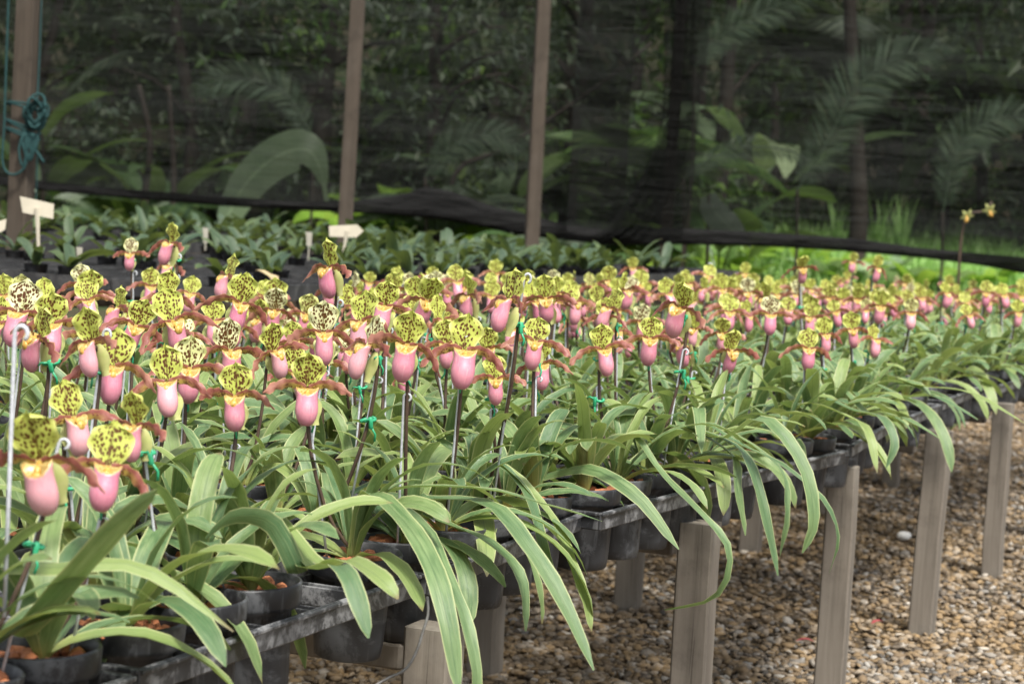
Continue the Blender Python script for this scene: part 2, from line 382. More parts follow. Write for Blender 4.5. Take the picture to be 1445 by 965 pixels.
def mat_gravel():
    m = M('gravel_stones'); r = m.island(); co = m.coord(); n = m.noise(300., co, 3)
    col = m.ramp(r, [(0, (.06, .055, .05)), (.14, (.11, .09, .07)), (.3, (.17, .12, .07)), (.5, (.235, .165, .09)), (.68, (.21, .17, .125)), (.80, (.30, .25, .19)), (.92, (.17, .165, .155)), (1, (.45, .42, .37))])
    big = m.step(m.noise(.9, co, 3), .40, .62)
    col = m.mix(m.math('MULTIPLY', big, .5), col, m.mix(.5, col, (.36, .23, .09)))
    col = m.mix(m.math('MULTIPLY', m.step(n, .45, .7), .35), col, (.10, .085, .07))
    return m.done(col, .8, .25, m.bump(n, .3, .002))
GRAVEL = mat_gravel()
GRAVEL_M = GRAVEL

# ------------------------------------------------------------------ the ground
def terrain_z(x, y):
    z = .5 * smoothstep(15.5, 19.5, y) + .5 * smoothstep(19, 26, y) + 9 * smoothstep(24, 75, y) + .25 * np.sin(x * .7 + 1) * smoothstep(20, 30, y)
    return z
def build_ground():
    ys = np.concatenate([np.linspace(-40, 14, 28), np.linspace(14.4, 30, 40), np.linspace(31, 260, 50)]); xs = np.concatenate([np.linspace(-200, -14, 14), np.linspace(-12, 12, 60), np.linspace(14, 200, 14)])
    X, Y = np.meshgrid(xs, ys); Z = terrain_z(X, Y) + .0
    V = np.stack([X, Y, Z], -1).reshape(-1, 3); F_ = grid_faces(len(xs), len(ys))
    mi = [0 if V[f[0]][1] < 13.2 else 2 if (17.2 < V[f[0]][1] < 21.3 and .118 * V[f[0]][1] < V[f[0]][0] < .25 * V[f[0]][1] + .4) else 1 for f in F_]
    o = link('ground', mesh('ground', V, F_, None, mats=[GROUND, SOIL, LAWN], mi=mi)); tag(o, kind='structure')
build_ground()
def build_gravel():
    t = (1 + 5 ** .5) / 2
    b = np.array([(-1, t, 0), (1, t, 0), (-1, -t, 0), (1, -t, 0), (0, -1, t), (0, 1, t), (0, -1, -t), (0, 1, -t), (t, 0, -1), (t, 0, 1), (-t, 0, -1), (-t, 0, 1)], float) / (1 + t * t) ** .5
    f = np.array([(0, 11, 5), (0, 5, 1), (0, 1, 7), (0, 7, 10), (0, 10, 11), (1, 5, 9), (5, 11, 4), (11, 10, 2), (10, 7, 6), (7, 1, 8), (3, 9, 4), (3, 4, 2), (3, 2, 6), (3, 6, 8), (3, 8, 9), (4, 9, 5), (2, 4, 11), (6, 2, 10), (8, 6, 7), (9, 8, 1)])
    pts = []
    for (y0, y1, n, s0, s1) in ((2.0, 4.5, 27000, .005, .020), (4.5, 7., 29000, .006, .020), (7., 11.5, 21000, .009, .024)):
        k = 0; cand = np.column_stack([rng.uniform(-1.0, 4.9, n * 6), rng.uniform(y0, y1, n * 6)])
        for c in cand:
            px, py, d = proj((c[0], c[1], 0))
            if 100 < px < 1950 and py < 1150:
                pts.append((c[0], c[1], rng.uniform(s0, s1) * (1 if rng.random() > .03 else 1.35))); k += 1
                if k >= n: break
    P = np.array(pts); n = len(P)
    bv = b[None] * (1 + rng.uniform(-.35, .35, (n, 12, 1)))
    sc = np.column_stack([rng.uniform(.75, 1.25, n), rng.uniform(.5, .95, n), rng.uniform(.25, .55, n)]) * P[:, 2:3] * .72
    v = bv * sc[:, None]
    a = rng.uniform(0, 6.28, n); tl = rng.normal(0, .45, n)
    ct, st = np.cos(tl)[:, None], np.sin(tl)[:, None]; y, z = v[..., 1] * ct - v[..., 2] * st, v[..., 1] * st + v[..., 2] * ct; v[..., 1], v[..., 2] = y, z
    ca, sa = np.cos(a)[:, None], np.sin(a)[:, None]; x, y = v[..., 0] * ca - v[..., 1] * sa, v[..., 0] * sa + v[..., 1] * ca; v[..., 0], v[..., 1] = x, y
    v[..., 0] += P[:, 0:1]; v[..., 1] += P[:, 1:2]; v[..., 2] += (P[:, 2] * rng.uniform(.15, .6, n))[:, None]
    V = v.reshape(-1, 3).astype(np.float32); F_ = (f[None] + (np.arange(n) * 12)[:, None, None]).reshape(-1, 3).astype(np.int32)
    me = bpy.data.meshes.new('gravel'); me.vertices.add(len(V)); me.vertices.foreach_set('co', V.ravel())
    me.loops.add(F_.size); me.loops.foreach_set('vertex_index', F_.ravel()); me.polygons.add(len(F_))
    me.polygons.foreach_set('loop_start', np.arange(0, F_.size, 3, dtype=np.int32)); me.polygons.foreach_set('loop_total', np.full(len(F_), 3, np.int32))
    me.materials.append(GRAVEL); me.update(calc_edges=True); me.validate()
    tag(link('gravel', me), 'loose tan and grey gravel covering the path under the bench', 'gravel', kind='stuff')
build_gravel()

# ------------------------------------------------------------------ benches: legs, beams
ZT = .54                                       # height of the front bench's tray rims
LEG_H = .452
def leg_mesh(h, w, seed):
    r = random.Random(seed); b = MB(); n = 5
    V = []
    for j in range(n):
        z = h * j / (n - 1); w2 = w * .5
        e = .003; dx, dy = r.uniform(-.0015, .0015), r.uniform(-.0015, .0015)
        V += [(x + dx, y + dy, z) for x, y in ((-w2, -w2 + e), (-w2 + e, -w2), (w2 - e, -w2), (w2, -w2 + e), (w2, w2 - e), (w2 - e, w2), (-w2 + e, w2), (-w2, w2 - e))]
    b.add(V, grid_faces(8, n, True) + [tuple(range(7, -1, -1)), tuple(range((n - 1) * 8, n * 8))])
    return b.mesh('leg', WOOD, False)
def build_bench1():
    bo = empty('plant_bench', bench(0, 0), BENCH_ROT, 'low weathered wooden bench on square posts carrying the blooming orchids', 'bench')
    inv = lambda u, n, z: (-n, u, z)            # bench frame (u, n) -> local coordinates
    ms = [leg_mesh(LEG_H, .052, k) for k in range(5)]
    rows = ((-.008, (.035, .99, 1.89, 2.76, 3.67, 4.5, 5.4)), (.665, (-.1, .85, 1.75, 2.6, 3.62, 4.5, 5.4, 6.3)), (1.30, (0, .92, 1.83, 2.735, 3.66, 4.5, 5.4)))
    for n, us in rows:
        for i, u in enumerate(us):
            link('leg', ms[(i * 3 + int(n * 7)) % 5], bo, inv(u, n, 0), (random.gauss(0, .008), random.gauss(0, .008), random.gauss(0, .05)), (random.uniform(.95, 1.12), random.uniform(.95, 1.05), 1.065 if n < .1 else 1))
    for i in range(7):
        u = (.035, .99, 1.89, 2.76, 3.67, 4.5, 5.4)[i]
        b = MB().box(-1.34, -.045, u + .032, u + .067, LEG_H - .034, LEG_H - .004, .003)
        link('cross_beam', b.mesh('cross_beam', WOOD, False), bo)
    for n in (.345, 1.02):
        b = MB().box(-n - .02, -n + .02, -1.3, 5.9, LEG_H, LEG_H + .0605, .003)
        link('rail', b.mesh('rail', WOOD, False), bo)
    # bent galvanised wire on the nearest post
    P = [at(603, 842, 2.16), at(604, 866, 2.15), at(596, 893, 2.145), at(588, 918, 2.14), at(572, 944, 2.135), at(548, 956, 2.13), at(520, 972, 2.12)]
    w = link('wire', MB().tube(bez(P, 18), .0016, 6).mesh('wire', DULLW)); tag(w, 'bent grey wire hanging down the front of the nearest bench post', 'wire')
build_bench1()

# ------------------------------------------------------------------ trays
PITCH_C = .111; NC, NR = 5, 3; TL, TW, THK = NC * PITCH_C + .008, NR * PITCH_C + .006, .025
def rim_mesh(L):
    b = MB(); b.box(-L / 2, L / 2, -.0022, .0022, -THK, 0, .0015)
    b.box(-L / 2, L / 2, -.0022 - .004, -.0022, -.005, -.0005, .001)        # turned lip
    return b.mesh('rim', TRAY, False)
RIM_L, RIM_S = rim_mesh(TL - .002), rim_mesh(TW - .0135)
BAR_L = MB().box(-(TL - .014) / 2, (TL - .014) / 2, -.0013, .0013, -.021, -.002, .0008).mesh('bar', TRAY, False)
BAR_S = MB().box(-(TW - .015) / 2, (TW - .015) / 2, -.0013, .0013, -.024, -.0035, .0008).mesh('bar', TRAY, False)
def make_tray(u, n, z, dr, label):
    """tray origin at its rim height; local Y runs along U, local -X into the bench"""
    t = empty('pot_tray', bench(u, n, z), BENCH_ROT + dr, label, 'tray', 'black pot trays on the front bench')
    hw, hl = TW / 2, TL / 2
    link('rim', RIM_L, t, (hw - .007, 0, 0), (0, 0, rad(90))); link('rim', RIM_L, t, (-hw + .007, 0, 0), (0, 0, rad(-90)))
    link('rim', RIM_S, t, (0, -hl + .0048, 0), (0, 0, 0)); link('rim', RIM_S, t, (0, hl - .0048, 0), (0, 0, rad(180)))
    for i in range(1, NR):
        for e in (-.009, .009): link('bar', BAR_L, t, (-hw + .003 + PITCH_C * i + e, 0, 0), (0, 0, rad(90)))
    for j in range(1, NC):
        for e in (-.009, .009): link('bar', BAR_S, t, (0, -hl + .004 + PITCH_C * j + e, 0))
    return t
cells = []       # (world xy, row index, u, n, front)
ORD = ['first', 'second', 'third', 'fourth', 'fifth', 'sixth', 'seventh', 'eighth', 'ninth', 'tenth', 'eleventh', 'twelfth']
front_off = {-2: (0., 0.), -1: (0, 0.), 0: (0., .006), 1: (.0, .034), 2: (.004, -.03), 3: (.004, -.058), 4: (-.058, -.012), 5: (-.01, .004), 6: (0., .012)}
ROWGAP = TW + .008
for row in range(4):
    for i in range(-2, 13):
        u0 = -.53 + i * (TL + .006); nn = front_off.get(i, (0, random.uniform(-.02, .02))) if row == 0 else (random.uniform(-.008, .008), random.uniform(-.008, .008))
        dr = math.atan2(nn[1] - nn[0], TL)
        u = u0 + TL / 2; n = (nn[0] + nn[1]) / 2 + TW / 2 + row * ROWGAP
        c = bench(u, n); px, py, d = proj((c.x, c.y, ZT))
        if d < .7 or px < -420 or px > 1900: continue
        z = ZT + random.uniform(-.003, .003) - (0.006 if i % 2 else 0) * (row == 0)
        lab = ('black pot tray on the gravel edge, %s' % ('at the wired post' if i == 0 else 'jutting out, third past the wired post' if i == 3 else '%s past the wired post' % ORD[i - 1] if i > 0 else '%s before the wired post' % ORD[-i - 1])) if row == 0 else 'black pot tray in the %s row back, %s along from the near end' % (ORD[row], (ORD + ['thirteenth', 'fourteenth', 'fifteenth'])[i + 2])
        make_tray(u, n, z, dr, lab)
        ca, sa = math.cos(BENCH_ROT + dr), math.sin(BENCH_ROT + dr)
        for a in range(NR):
            for b in range(NC):
                lx = TW / 2 - .003 - PITCH_C * (a + .5); ly = -TL / 2 + .004 + PITCH_C * (b + .5)
                w = np.array([c.x + lx * ca - ly * sa, c.y + lx * sa + ly * ca])
                cells.append(dict(p=w, row=row * NR + a, col=i * NC + b, z=z, used=False, tray=i))

# ------------------------------------------------------------------ orchid parts
def pot_mesh():
    b = MB(); n = 44
    prof = [(.0, -.092), (.034, -.092), (.0365, -.090), (.0375, -.078), (.0405, -.02), (.0415, -.004), (.0500, .000), (.0510, .004), (.0525, .022), (.0515, .0245), (.0495, .0235), (.0485, .008), (.047, .002)]
    def fn(r, z, q): return r * (1 + (.022 * (1 if math.cos(22 * q) > 0 else -1) if -.088 < z < -.01 else 0))
    b.lathe(prof, n, fn); return b.mesh('pot', POT)
POTM = pot_mesh()
def chips_mesh(seed):
    r = random.Random(seed); b = MB()
    b.lathe([(.0, .012), (.02, .011), (.0482, .006)], 12)
    for k in range(30):
        q = r.uniform(0, 6.28); R = .044 * r.random() ** .5; s = r.uniform(.005, .0105); c = (R * math.cos(q), R * math.sin(q), .012 + r.uniform(-.003, .005))
        V = []
        for z, m in ((-.6, .6), (0, 1), (.6, .6)):
            for i in range(5): a = 1.257 * i + r.uniform(-.3, .3); V.append((c[0] + s * m * math.cos(a) * r.uniform(.8, 1.2), c[1] + s * m * math.sin(a) * r.uniform(.6, 1.1), c[2] + z * s * r.uniform(.7, 1.1)))
        b.add(V, grid_faces(5, 3, True) + [(4, 3, 2, 1, 0), (10, 11, 12, 13, 14)])
    return b.mesh('clay_chips', BARK, False)
CHIPS = [chips_mesh(k) for k in range(4)]
def ribbon(P, W, side=None, fold=.25, twist=0., name='leaf', mat=None, ruf=0., rs=0):
    """leaf blade along points P with half widths W, cross section of three or five points"""
    P = [Vector(p) for p in P]; m = len(P); V = []; uv = []; prev = None; ns = 5
    r = random.Random(rs); ph = r.uniform(0, 6)
    for i in range(m):
        t = (P[min(i + 1, m - 1)] - P[max(i - 1, 0)]).normalized()
        if prev is None: s = Vector(side) if side is not None else t.cross(Vector((0, 0, 1))); s = s - t * s.dot(t)
        else: s = prev - t * prev.dot(t)
        s.normalize(); prev = s.copy()
        if twist: s = Matrix.Rotation(twist * (i / (m - 1)) ** 1.5, 3, t) @ s
        nrm = s.cross(t)
        fd = fold * (1 - .55 * i / (m - 1))
        for k in range(ns):
            a = -1 + 2 * k / (ns - 1)
            V.append(P[i] + s * (a * W[i]) + nrm * (abs(a) ** 1.3 * W[i] * fd + (ruf * math.sin(i * 1.9 + ph + a) * a * a)))
            uv.append((k / (ns - 1), i / (m - 1)))
    return mesh(name, V, grid_faces(ns, m), mat, uv)
def leaf_w(m, W):
    return [W * (.50 + .5 * smoothstep(0, .35, t)) * (1 - max(0, (t - .62) / .38) ** 2.6) ** .62 + .0006 for t in np.linspace(0, 1, m)]
def leaf_mesh(L, W, a0, a1, k, seed, mat=LEAF, m=13):
    """arching leaf in the local XZ plane: angle from the vertical runs a0 -> a1"""
    r = random.Random(seed); P = [Vector((0, 0, 0))]; bend = r.uniform(-.12, .12); yaw = 0
    for i in range(1, m):
        t = i / (m - 1); a = rad(a0 + (a1 - a0) * t ** k); yaw = bend * t * 1.6
        P.append(P[-1] + Vector((math.sin(a) * math.cos(yaw), math.sin(a) * math.sin(yaw), math.cos(a))) * (L / (m - 1)))
    return ribbon(P, leaf_w(m, W), (0, -1, 0), r.uniform(.22, .5), r.uniform(-.5, .5), 'leaf', mat, .0008, seed)
rl = random.Random(3)
LV = {'up': [], 'mid': [], 'low': [], 'long': []}
for k in range(7):
    LV['up'].append(leaf_mesh(rl.uniform(.12, .165), rl.uniform(.0080, .0108), rl.uniform(4, 14), rl.uniform(50, 105), rl.uniform(1.5, 2.6), k))
    LV['mid'].append(leaf_mesh(rl.uniform(.15, .21), rl.uniform(.0082, .0112), rl.uniform(14, 28), rl.uniform(95, 135), rl.uniform(1.0, 1.6), 20 + k))
    LV['low'].append(leaf_mesh(rl.uniform(.13, .19), rl.uniform(.0085, .0116), rl.uniform(40, 58), rl.uniform(105, 150), rl.uniform(.8, 1.3), 40 + k))
    LV['long'].append(leaf_mesh(rl.uniform(.19, .26), rl.uniform(.0105, .013), rl.uniform(22, 38), rl.uniform(150, 172), rl.uniform(.6, .9), 60 + k))
# flower pieces, modelled facing -Y with the column at the origin
def dorsal_mesh(seed):
    r = random.Random(seed); nu, nv = 11, 11; V = []; uv = []
    hw, ht = .0218 * r.uniform(.9, 1.08), .0455 * r.uniform(.9, 1.1); back = r.uniform(-.15, .4); hood = r.uniform(.0, .35); notch = max(0, r.uniform(-.08, .05)); ph = r.uniform(0, 6)
    for j in range(nv):
        v = j / (nv - 1)
        for i in range(nu):
            u = -1 + 2 * i / (nu - 1); s = u * u
            w = hw * (.22 + .78 * math.sin(min(1, v * 1.75 + .02) * math.pi / 2) ** 1.1) * (1 - max(0, (v - .42) / .58) ** 2.3 * .97) ** .55
            x = u * w * (1 + .055 * math.sin(13 * v + ph + u) * s); z = ht * (v + .06 * s * math.sin(v * 3.1) - notch * math.exp(-(abs(u) - .5) ** 2 * 9) * v ** 3 - .09 * s * v ** 3 + .03 * math.sin(u * 7 + ph) * v ** 4)
            y = .006 + back * w * s * .7 - hood * .016 * v * v + .0028 * s * math.sin(v * 13 + ph + u * 2) + .0012 * v ** 3 * math.sin(u * 8 + ph)
            y += .002 * math.exp(-s * 60)
            V.append((x, y, z)); uv.append(((u + 1) / 2, v))
    return mesh('dorsal_sepal', V, grid_faces(nu, nv), DORSAL, uv)
DORS = [dorsal_mesh(k) for k in range(7)]
def petal_mesh(seed, sg):
    r = random.Random(seed); L = .049 * r.uniform(.9, 1.12); droop = r.uniform(.15, .8); tw = r.uniform(.3, 1.5); m = 17; ns = 4; V = []; uv = []; ph = r.uniform(0, 6); sw = r.uniform(-.2, .25)
    for i in range(m):
        t = i / (m - 1); cx = .003 + L * t; cz = .003 + .004 * math.sin(t * 3.1) - droop * L * t * t * .8; cy = .002 - sw * L * t * t
        w = .0057 * (.55 + .55 * math.sin(min(1, t * 1.15) * math.pi * .62)) * (1 - max(0, (t - .75) / .25) ** 2.5) ** .5 + .0004
        a = -.35 + tw * smoothstep(.3, 1, t)
        for k in range(ns):
            q = -1 + 2 * k / (ns - 1); ed = abs(q) ** 2
            wig = .0028 * math.sin(i * 1.55 + ph + (2 if q > 0 else 0)) * ed * (.4 + t * .6)
            V.append((sg * (cx + .0008 * math.sin(i * 2.1 + ph) * ed), cy + q * w * math.sin(a) + wig * math.cos(a) - .0015 * (1 - ed), cz + q * w * math.cos(a) + wig * .6)); uv.append((k / (ns - 1), t))
    return mesh('petal', V, grid_faces(ns, m), PETAL, uv)
PETL = [(petal_mesh(k, -1), petal_mesh(k + 50, 1)) for k in range(6)]
def pouch_mesh(seed):
    r = random.Random(seed); n = 18; prof = [(.0, .000, -.0005), (.0035, .0045, -.0003), (.075, .0085, .0), (.2, .0118, .0), (.36, .0136, .0002), (.52, .0140, .0), (.66, .0134, 0), (.78, .0128, .0003), (.9, .0128, .0008), (1., .0130, .0018)]
    wd, lg = r.uniform(.84, .98), r.uniform(.92, 1.08); V = []; uv = []
    for (t, R, fl) in prof:
        for k in range(n):
            q = 2 * math.pi * k / n; fx, fy = math.sin(q), -math.cos(q)      # q = 0 faces the viewer
            front = max(0, math.cos(q)); z = -.0385 * lg + .0365 * lg * t
            z -= (.0055 * max(0, front - .1) ** 1.3) * max(0, t - .5) * 2; z += .006 * max(0, -math.cos(q)) * max(0, t - .6)
            RR = R * wd + fl * (abs(fx) * .6); z += .0035 * abs(fx) ** 3 * max(0, t - .7) / .3 + .004 * t
            V.append((fx * RR, fy * RR * .88 - .004 - .0042 * math.sin((1 - t) * 2.2), z)); uv.append((k / n, t))
    b = len(V)
    for t, m in ((.95, .74), (.97, .05)):        # inside of the pouch mouth
        for k in range(n):
            v0 = V[(len(prof) - 1) * n + k]; V.append((v0[0] * m, (v0[1] + .004) * m - .004, v0[2] - .0022)); uv.append((k / n, 1.0))
    return mesh('pouch', V, grid_faces(n, len(prof) + 2, True), POUCH, uv)
POUCHM = [pouch_mesh(k) for k in range(4)]
def stam_mesh():
    b = MB(); V = []; n = 8
    for j, (r, y) in enumerate(((.0006, -.0030), (.0036, -.0020), (.0058, .0), (.0036, .002))):
        for k in range(n): q = 6.2832 * k / n; V.append((r * math.cos(q), -.0125 + y, -.0065 + r * 1.2 * math.sin(q)))
    b.add(V, grid_faces(n, 4, True)); b.tube([(0, .002, .001), (0, -.006, -.001), (0, -.011, -.005)], [.0034, .003, .0022], 6)
    return b.mesh('staminode', STAM)
STAMM = stam_mesh()
def syn_mesh():
    nu, nv = 7, 9; V = []; uv = []
    for j in range(nv):
        v = j / (nv - 1)
        for i in range(nu):
            u = -1 + 2 * i / (nu - 1); w = .0125 * math.sin(min(1, v * 1.1 + .1) * math.pi * .85) + .0012
            V.append((u * w + .004 * v, .012 + .004 * u * u - .004 * v, -.001 - .040 * v)); uv.append(((u + 1) / 2, v))
    return mesh('lower_sepal', V, grid_faces(nu, nv), SYNS, uv)
SYNM = syn_mesh()
def stake_mesh(h):
    P = [(0, 0, 0), (0, 0, h * .5), (0, 0, h)] + [(.004 - .004 * math.cos(a), 0, h + .004 * math.sin(a) * 1.3) for a in np.linspace(.5, 4.4, 8)]
    return MB().tube(P, .0015, 6).mesh('support_wire', WIRE)
STAKE = [stake_mesh(h) for h in (.23, .26, .29)]
def tie_mesh(seed):
    r = random.Random(seed); b = MB(); P = [(.0065 * math.cos(a), .0045 * math.sin(a), .0006 * math.sin(a * 2)) for a in np.linspace(0, 6.28, 13)]
    b.tube(P, .0016, 5); b.box(-.0015, .002, -.0075, -.004, -.007, .0035, .0006); b.tube([(.0, -.006, -.004), (.003, -.0075, -.012), (.002, -.007, -.018)], .0011, 4); b.tube([(.001, -.006, .001), (-.006, -.008, .003), (-.009, -.008, .001)], .001, 4)
    return b.mesh('plant_tie', TIE)
TIES = [tie_mesh(k) for k in range(3)]

def make_flower(parent, loc, yaw, pitch, roll, sc, seed, aged=False):
    r = random.Random(seed); f = link('flower', None, parent, loc, (pitch, roll, yaw), sc); f.empty_display_size = .01
    link('dorsal_sepal', r.choice(DORS), f, rot=(r.uniform(-.22, .15), 0, r.uniform(-.1, .1)))
    pl = r.choice(PETL); link('petal', pl[0], f, rot=(0, r.uniform(-.1, .25), 0)); link('petal', r.choice(PETL)[1], f, rot=(0, r.uniform(-.25, .1), 0))
    link('pouch', r.choice(POUCHM), f, rot=(r.uniform(-.08, .22), 0, 0)); link('staminode', STAMM, f); link('lower_sepal', SYNM, f, rot=(0, r.uniform(-.12, .12), 0))
    return f
GROUP = 'slipper orchids in pots on the front bench'
counts = {}
def make_orchid(cell, flowers, seed, label=None, nleaf=None, edge=False, extra=None):
    """flowers: list of (world point of the column, yaw, roll, scale)"""
    r = random.Random(seed); cell['used'] = True; B = Vector((cell['p'][0], cell['p'][1], cell['z'] + .004))
    o = empty('slipper_orchid', B, 0, None, 'orchid', GROUP)
    link('pot', POTM, o, (r.uniform(-.002, .002), r.uniform(-.002, .002), 0), (r.gauss(0, .02), r.gauss(0, .02), r.uniform(0, 6)))
    link('clay_chips', r.choice(CHIPS), o, rot=(0, 0, r.uniform(0, 6)))['kind'] = 'stuff'
    fan = r.uniform(0, math.pi); n = nleaf or r.choice((9, 10, 11, 12)); z0 = .012
    for k in range(n):
        a = fan + (math.pi if k % 2 else 0) + r.gauss(0, .55)
        lvl = k / (n - 1); kind = 'up' if lvl > .72 else 'mid' if lvl > .3 else 'low'
        if edge and kind != 'up' and r.random() < .25:
            kind = 'long' if r.random() < .4 else 'mid'
            if r.random() < .75: a = math.atan2(-N2[1], -N2[0]) + r.gauss(0, .7)
        sc = r.uniform(.85, 1.18)
        link('leaf', r.choice(LV[kind]), o, (.006 * math.cos(a), .006 * math.sin(a), z0 + .008 * lvl), (r.gauss(0, .10), r.gauss(0, .08), a), (sc, r.uniform(.9, 1.15) * sc, sc))
    for pth, w, sd in (extra or []):
        m = 18; P = [Vector(p) - B for p in bez(pth, m)]
        link('leaf', ribbon(P, leaf_w(m, w), sd, .3, 0, 'leaf', LEAF, .0008, seed), o)
    for i, (fp, yaw, roll, sc) in enumerate(flowers):
        F0 = Vector(fp) - B; h = F0.z
        bk = Vector((-math.sin(yaw), math.cos(yaw), 0))          # behind the flower
        top = F0 + bk * .020 * sc + Vector((0, 0, -.022)); a = r.uniform(0, 6.28)
        P = [(.006 * math.cos(a), .006 * math.sin(a), .015), Vector((top.x * .48, top.y * .48, h * .3)), Vector((top.x * .86, top.y * .86, h * .62)), top, F0 + bk * .013 * sc + Vector((0, 0, -.004)), F0 + bk * .004 * sc]
        pts = bez(P, 13); rr = [.0023] * 8 + [.0021, .002, .0023, .0028, .0024]
        link('flower_stalk', MB().tube(pts, rr, 6).mesh('flower_stalk', STALK), o)
        make_flower(o, F0, yaw, r.gauss(0, .16), roll, sc, seed * 7 + i)
        if i == 0:
            tt = pts[6]; q = Vector(tt); hh = r.choice((0, 1, 1, 2)); off = Vector((r.choice((-1, 1)) * r.uniform(.003, .007), r.uniform(-.004, .006), 0))
            base = Vector((q.x * .55, q.y * .55, .0)) + off; d = (q + off * .6 - base); q2 = Vector((0, 0, 1)).rotation_difference(d.normalized()).to_euler()
            if r.random() < .96:
                link('support_wire', STAKE[hh], o, base, q2, (1, 1, h * (r.uniform(1.02, 1.16) if r.random() < .28 else r.uniform(.72, .95)) / (.23, .26, .29)[hh]))
            for z_ in ([7] if r.random() < .8 else [5, 8]):
                if r.random() < .9: link('plant_tie', r.choice(TIES), o, Vector(pts[z_]) + off * .4, (r.gauss(0, .2), r.gauss(0, .2), r.uniform(-.8, .8)), r.uniform(1., 1.4))
    if label: o['label'] = label
    else:
        row = cell['row']; tr = cell['tray']; OD = ORD + ['thirteenth', 'fourteenth']
        where = '%s gravel-side row, %s' % (ORD[min(row, 11)], 'tray beside wired post' if tr == 0 else '%s tray %s wired post' % (OD[abs(tr) - 1], 'past' if tr > 0 else 'before'))
        if not flowers: l = 'bloomless orchid, %d leaves%s, %s' % (n + len(extra or []), ', some hanging' if extra else '', where)
        else:
            yw = abs(flowers[0][1]); look = 'turned sideways' if yw > .7 else 'half turned' if yw > .28 else 'facing out'
            t = flowers[0][0][2] - cell['z']; tall = 'tall' if t > .265 else 'short' if t < .225 else 'medium'
            l = 'orchid on %s stalk, %s %s, %s' % (tall, 'two blooms' if len(flowers) > 1 else 'one bloom', look, where)
        o['label'] = l
    return o

# blooms measured in the photograph: sepal centre x, y, sepal width (px), yaw (deg)
HERO = [(57, 622, 84, -6), (153, 631, 74, 8), (237, 518, 60, 0), (333, 540, 54, -4), (435, 527, 60, 5), (190, 580, 48, -25), (106, 567, 44, 45),
 (125, 457, 46, 5), (50, 453, 42, -45), (115, 390, 37, 0), (184, 349, 26, 0), (240, 331, 27, -40), (239, 364, 31, -25), (212, 393, 33, 20), (238, 403, 38, 35), (176, 438, 34, -8), (30, 403, 30, -20), (66, 430, 32, 10),
 (302, 438, 42, 20), (334, 448, 36, 10), (365, 439, 36, -30), (318, 376, 25, -50), (340, 405, 23, 0), (257, 460, 40, 0), (374, 407, 32, 0), (388, 425, 38, 0), (458, 451, 52, 6), (463, 362, 33, -45), (503, 407, 27, 0), (521, 392, 22, 10), (552, 388, 22, -40), (543, 415, 46, 4), (582, 433, 38, 12), (575, 466, 58, 0), (517, 468, 32, -55), (494, 482, 30, 10), (415, 470, 32, -12), (626, 437, 24, 60), (638, 455, 40, -10), (657, 472, 62, 8), (611, 385, 22, 0), (645, 388, 30, 10), (699, 378, 23, 0), (743, 388, 23, 10), (716, 405, 30, -60), (771, 408, 39, 0), (756, 465, 47, 6), (853, 478, 44, 18), (918, 463, 42, 0), (870, 457, 34, 30), (870, 430, 27, 15), (842, 410, 21, 0), (870, 405, 26, 0), (860, 388, 25, 0), (894, 372, 19, 0), (960, 416, 36, -50), (942, 400, 20, 10), (998, 381, 24, 0), (1030, 430, 30, 10), (1020, 460, 30, -10), (1033, 482, 38, 20), (803, 408, 27, 15), (810, 437, 26, -30), (955, 455, 26, 40), (980, 455, 26, -30), (1133, 370, 25, 12), (1142, 480, 34, 0), (1165, 462, 29, 10), (1204, 455, 29, 0), (1235, 470, 27, 25), (1243, 423, 27, 0), (1286, 433, 26, 0), (1146, 430, 25, -20), (1180, 432, 24, 10), (1222, 431, 21, 0), (1336, 406, 23, 30), (1368, 438, 21, 10), (1392, 406, 22, 0), (1417, 409, 22, 5), (1437, 434, 22, 0), (1282, 420, 21, 0), (1113, 430, 24, 0), (1052, 380, 19, 0), (1088, 433, 32, 0), (690, 480, 36, 0), (448, 470, 38, -10), (700, 520, 38, 5), (764, 500, 40, 20), (1204, 364, 17, -30), (1238, 371, 17, 40)]
HLAB = {0: 'nearest slipper orchid, big lime sepal with faint spots and a long pale pink pouch', 1: 'slipper orchid with dark-blotched lime sepal beside the palest near bloom', 2: 'slipper orchid with round dark-netted sepal on a black stalk near the tray corner', 3: 'slipper orchid with tilted spotted sepal between two taller near blooms', 4: 'slipper orchid with rose pink pouch on a leaning wired stalk over clay chips', 39: 'slipper orchid with the boldest brown spots on a bright lime sepal', 33: 'slipper orchid with pale sepal in neat dotted rows beside the bold spotted one', 46: 'slipper orchid with wide upright pink pouch and blotched star-like sepal'}
EX = {}
def free_cell(p, maxd=.2, pred=None):
    best = None
    for c in cells:
        if c['used'] or (pred and not pred(c)): continue
        d = (c['p'][0] - p[0]) ** 2 + (c['p'][1] - p[1]) ** 2
        if best is None or d < best[0]: best = (d, c)
    return best[1] if best and best[0] < maxd ** 2 else None
seed = 100
pending = []
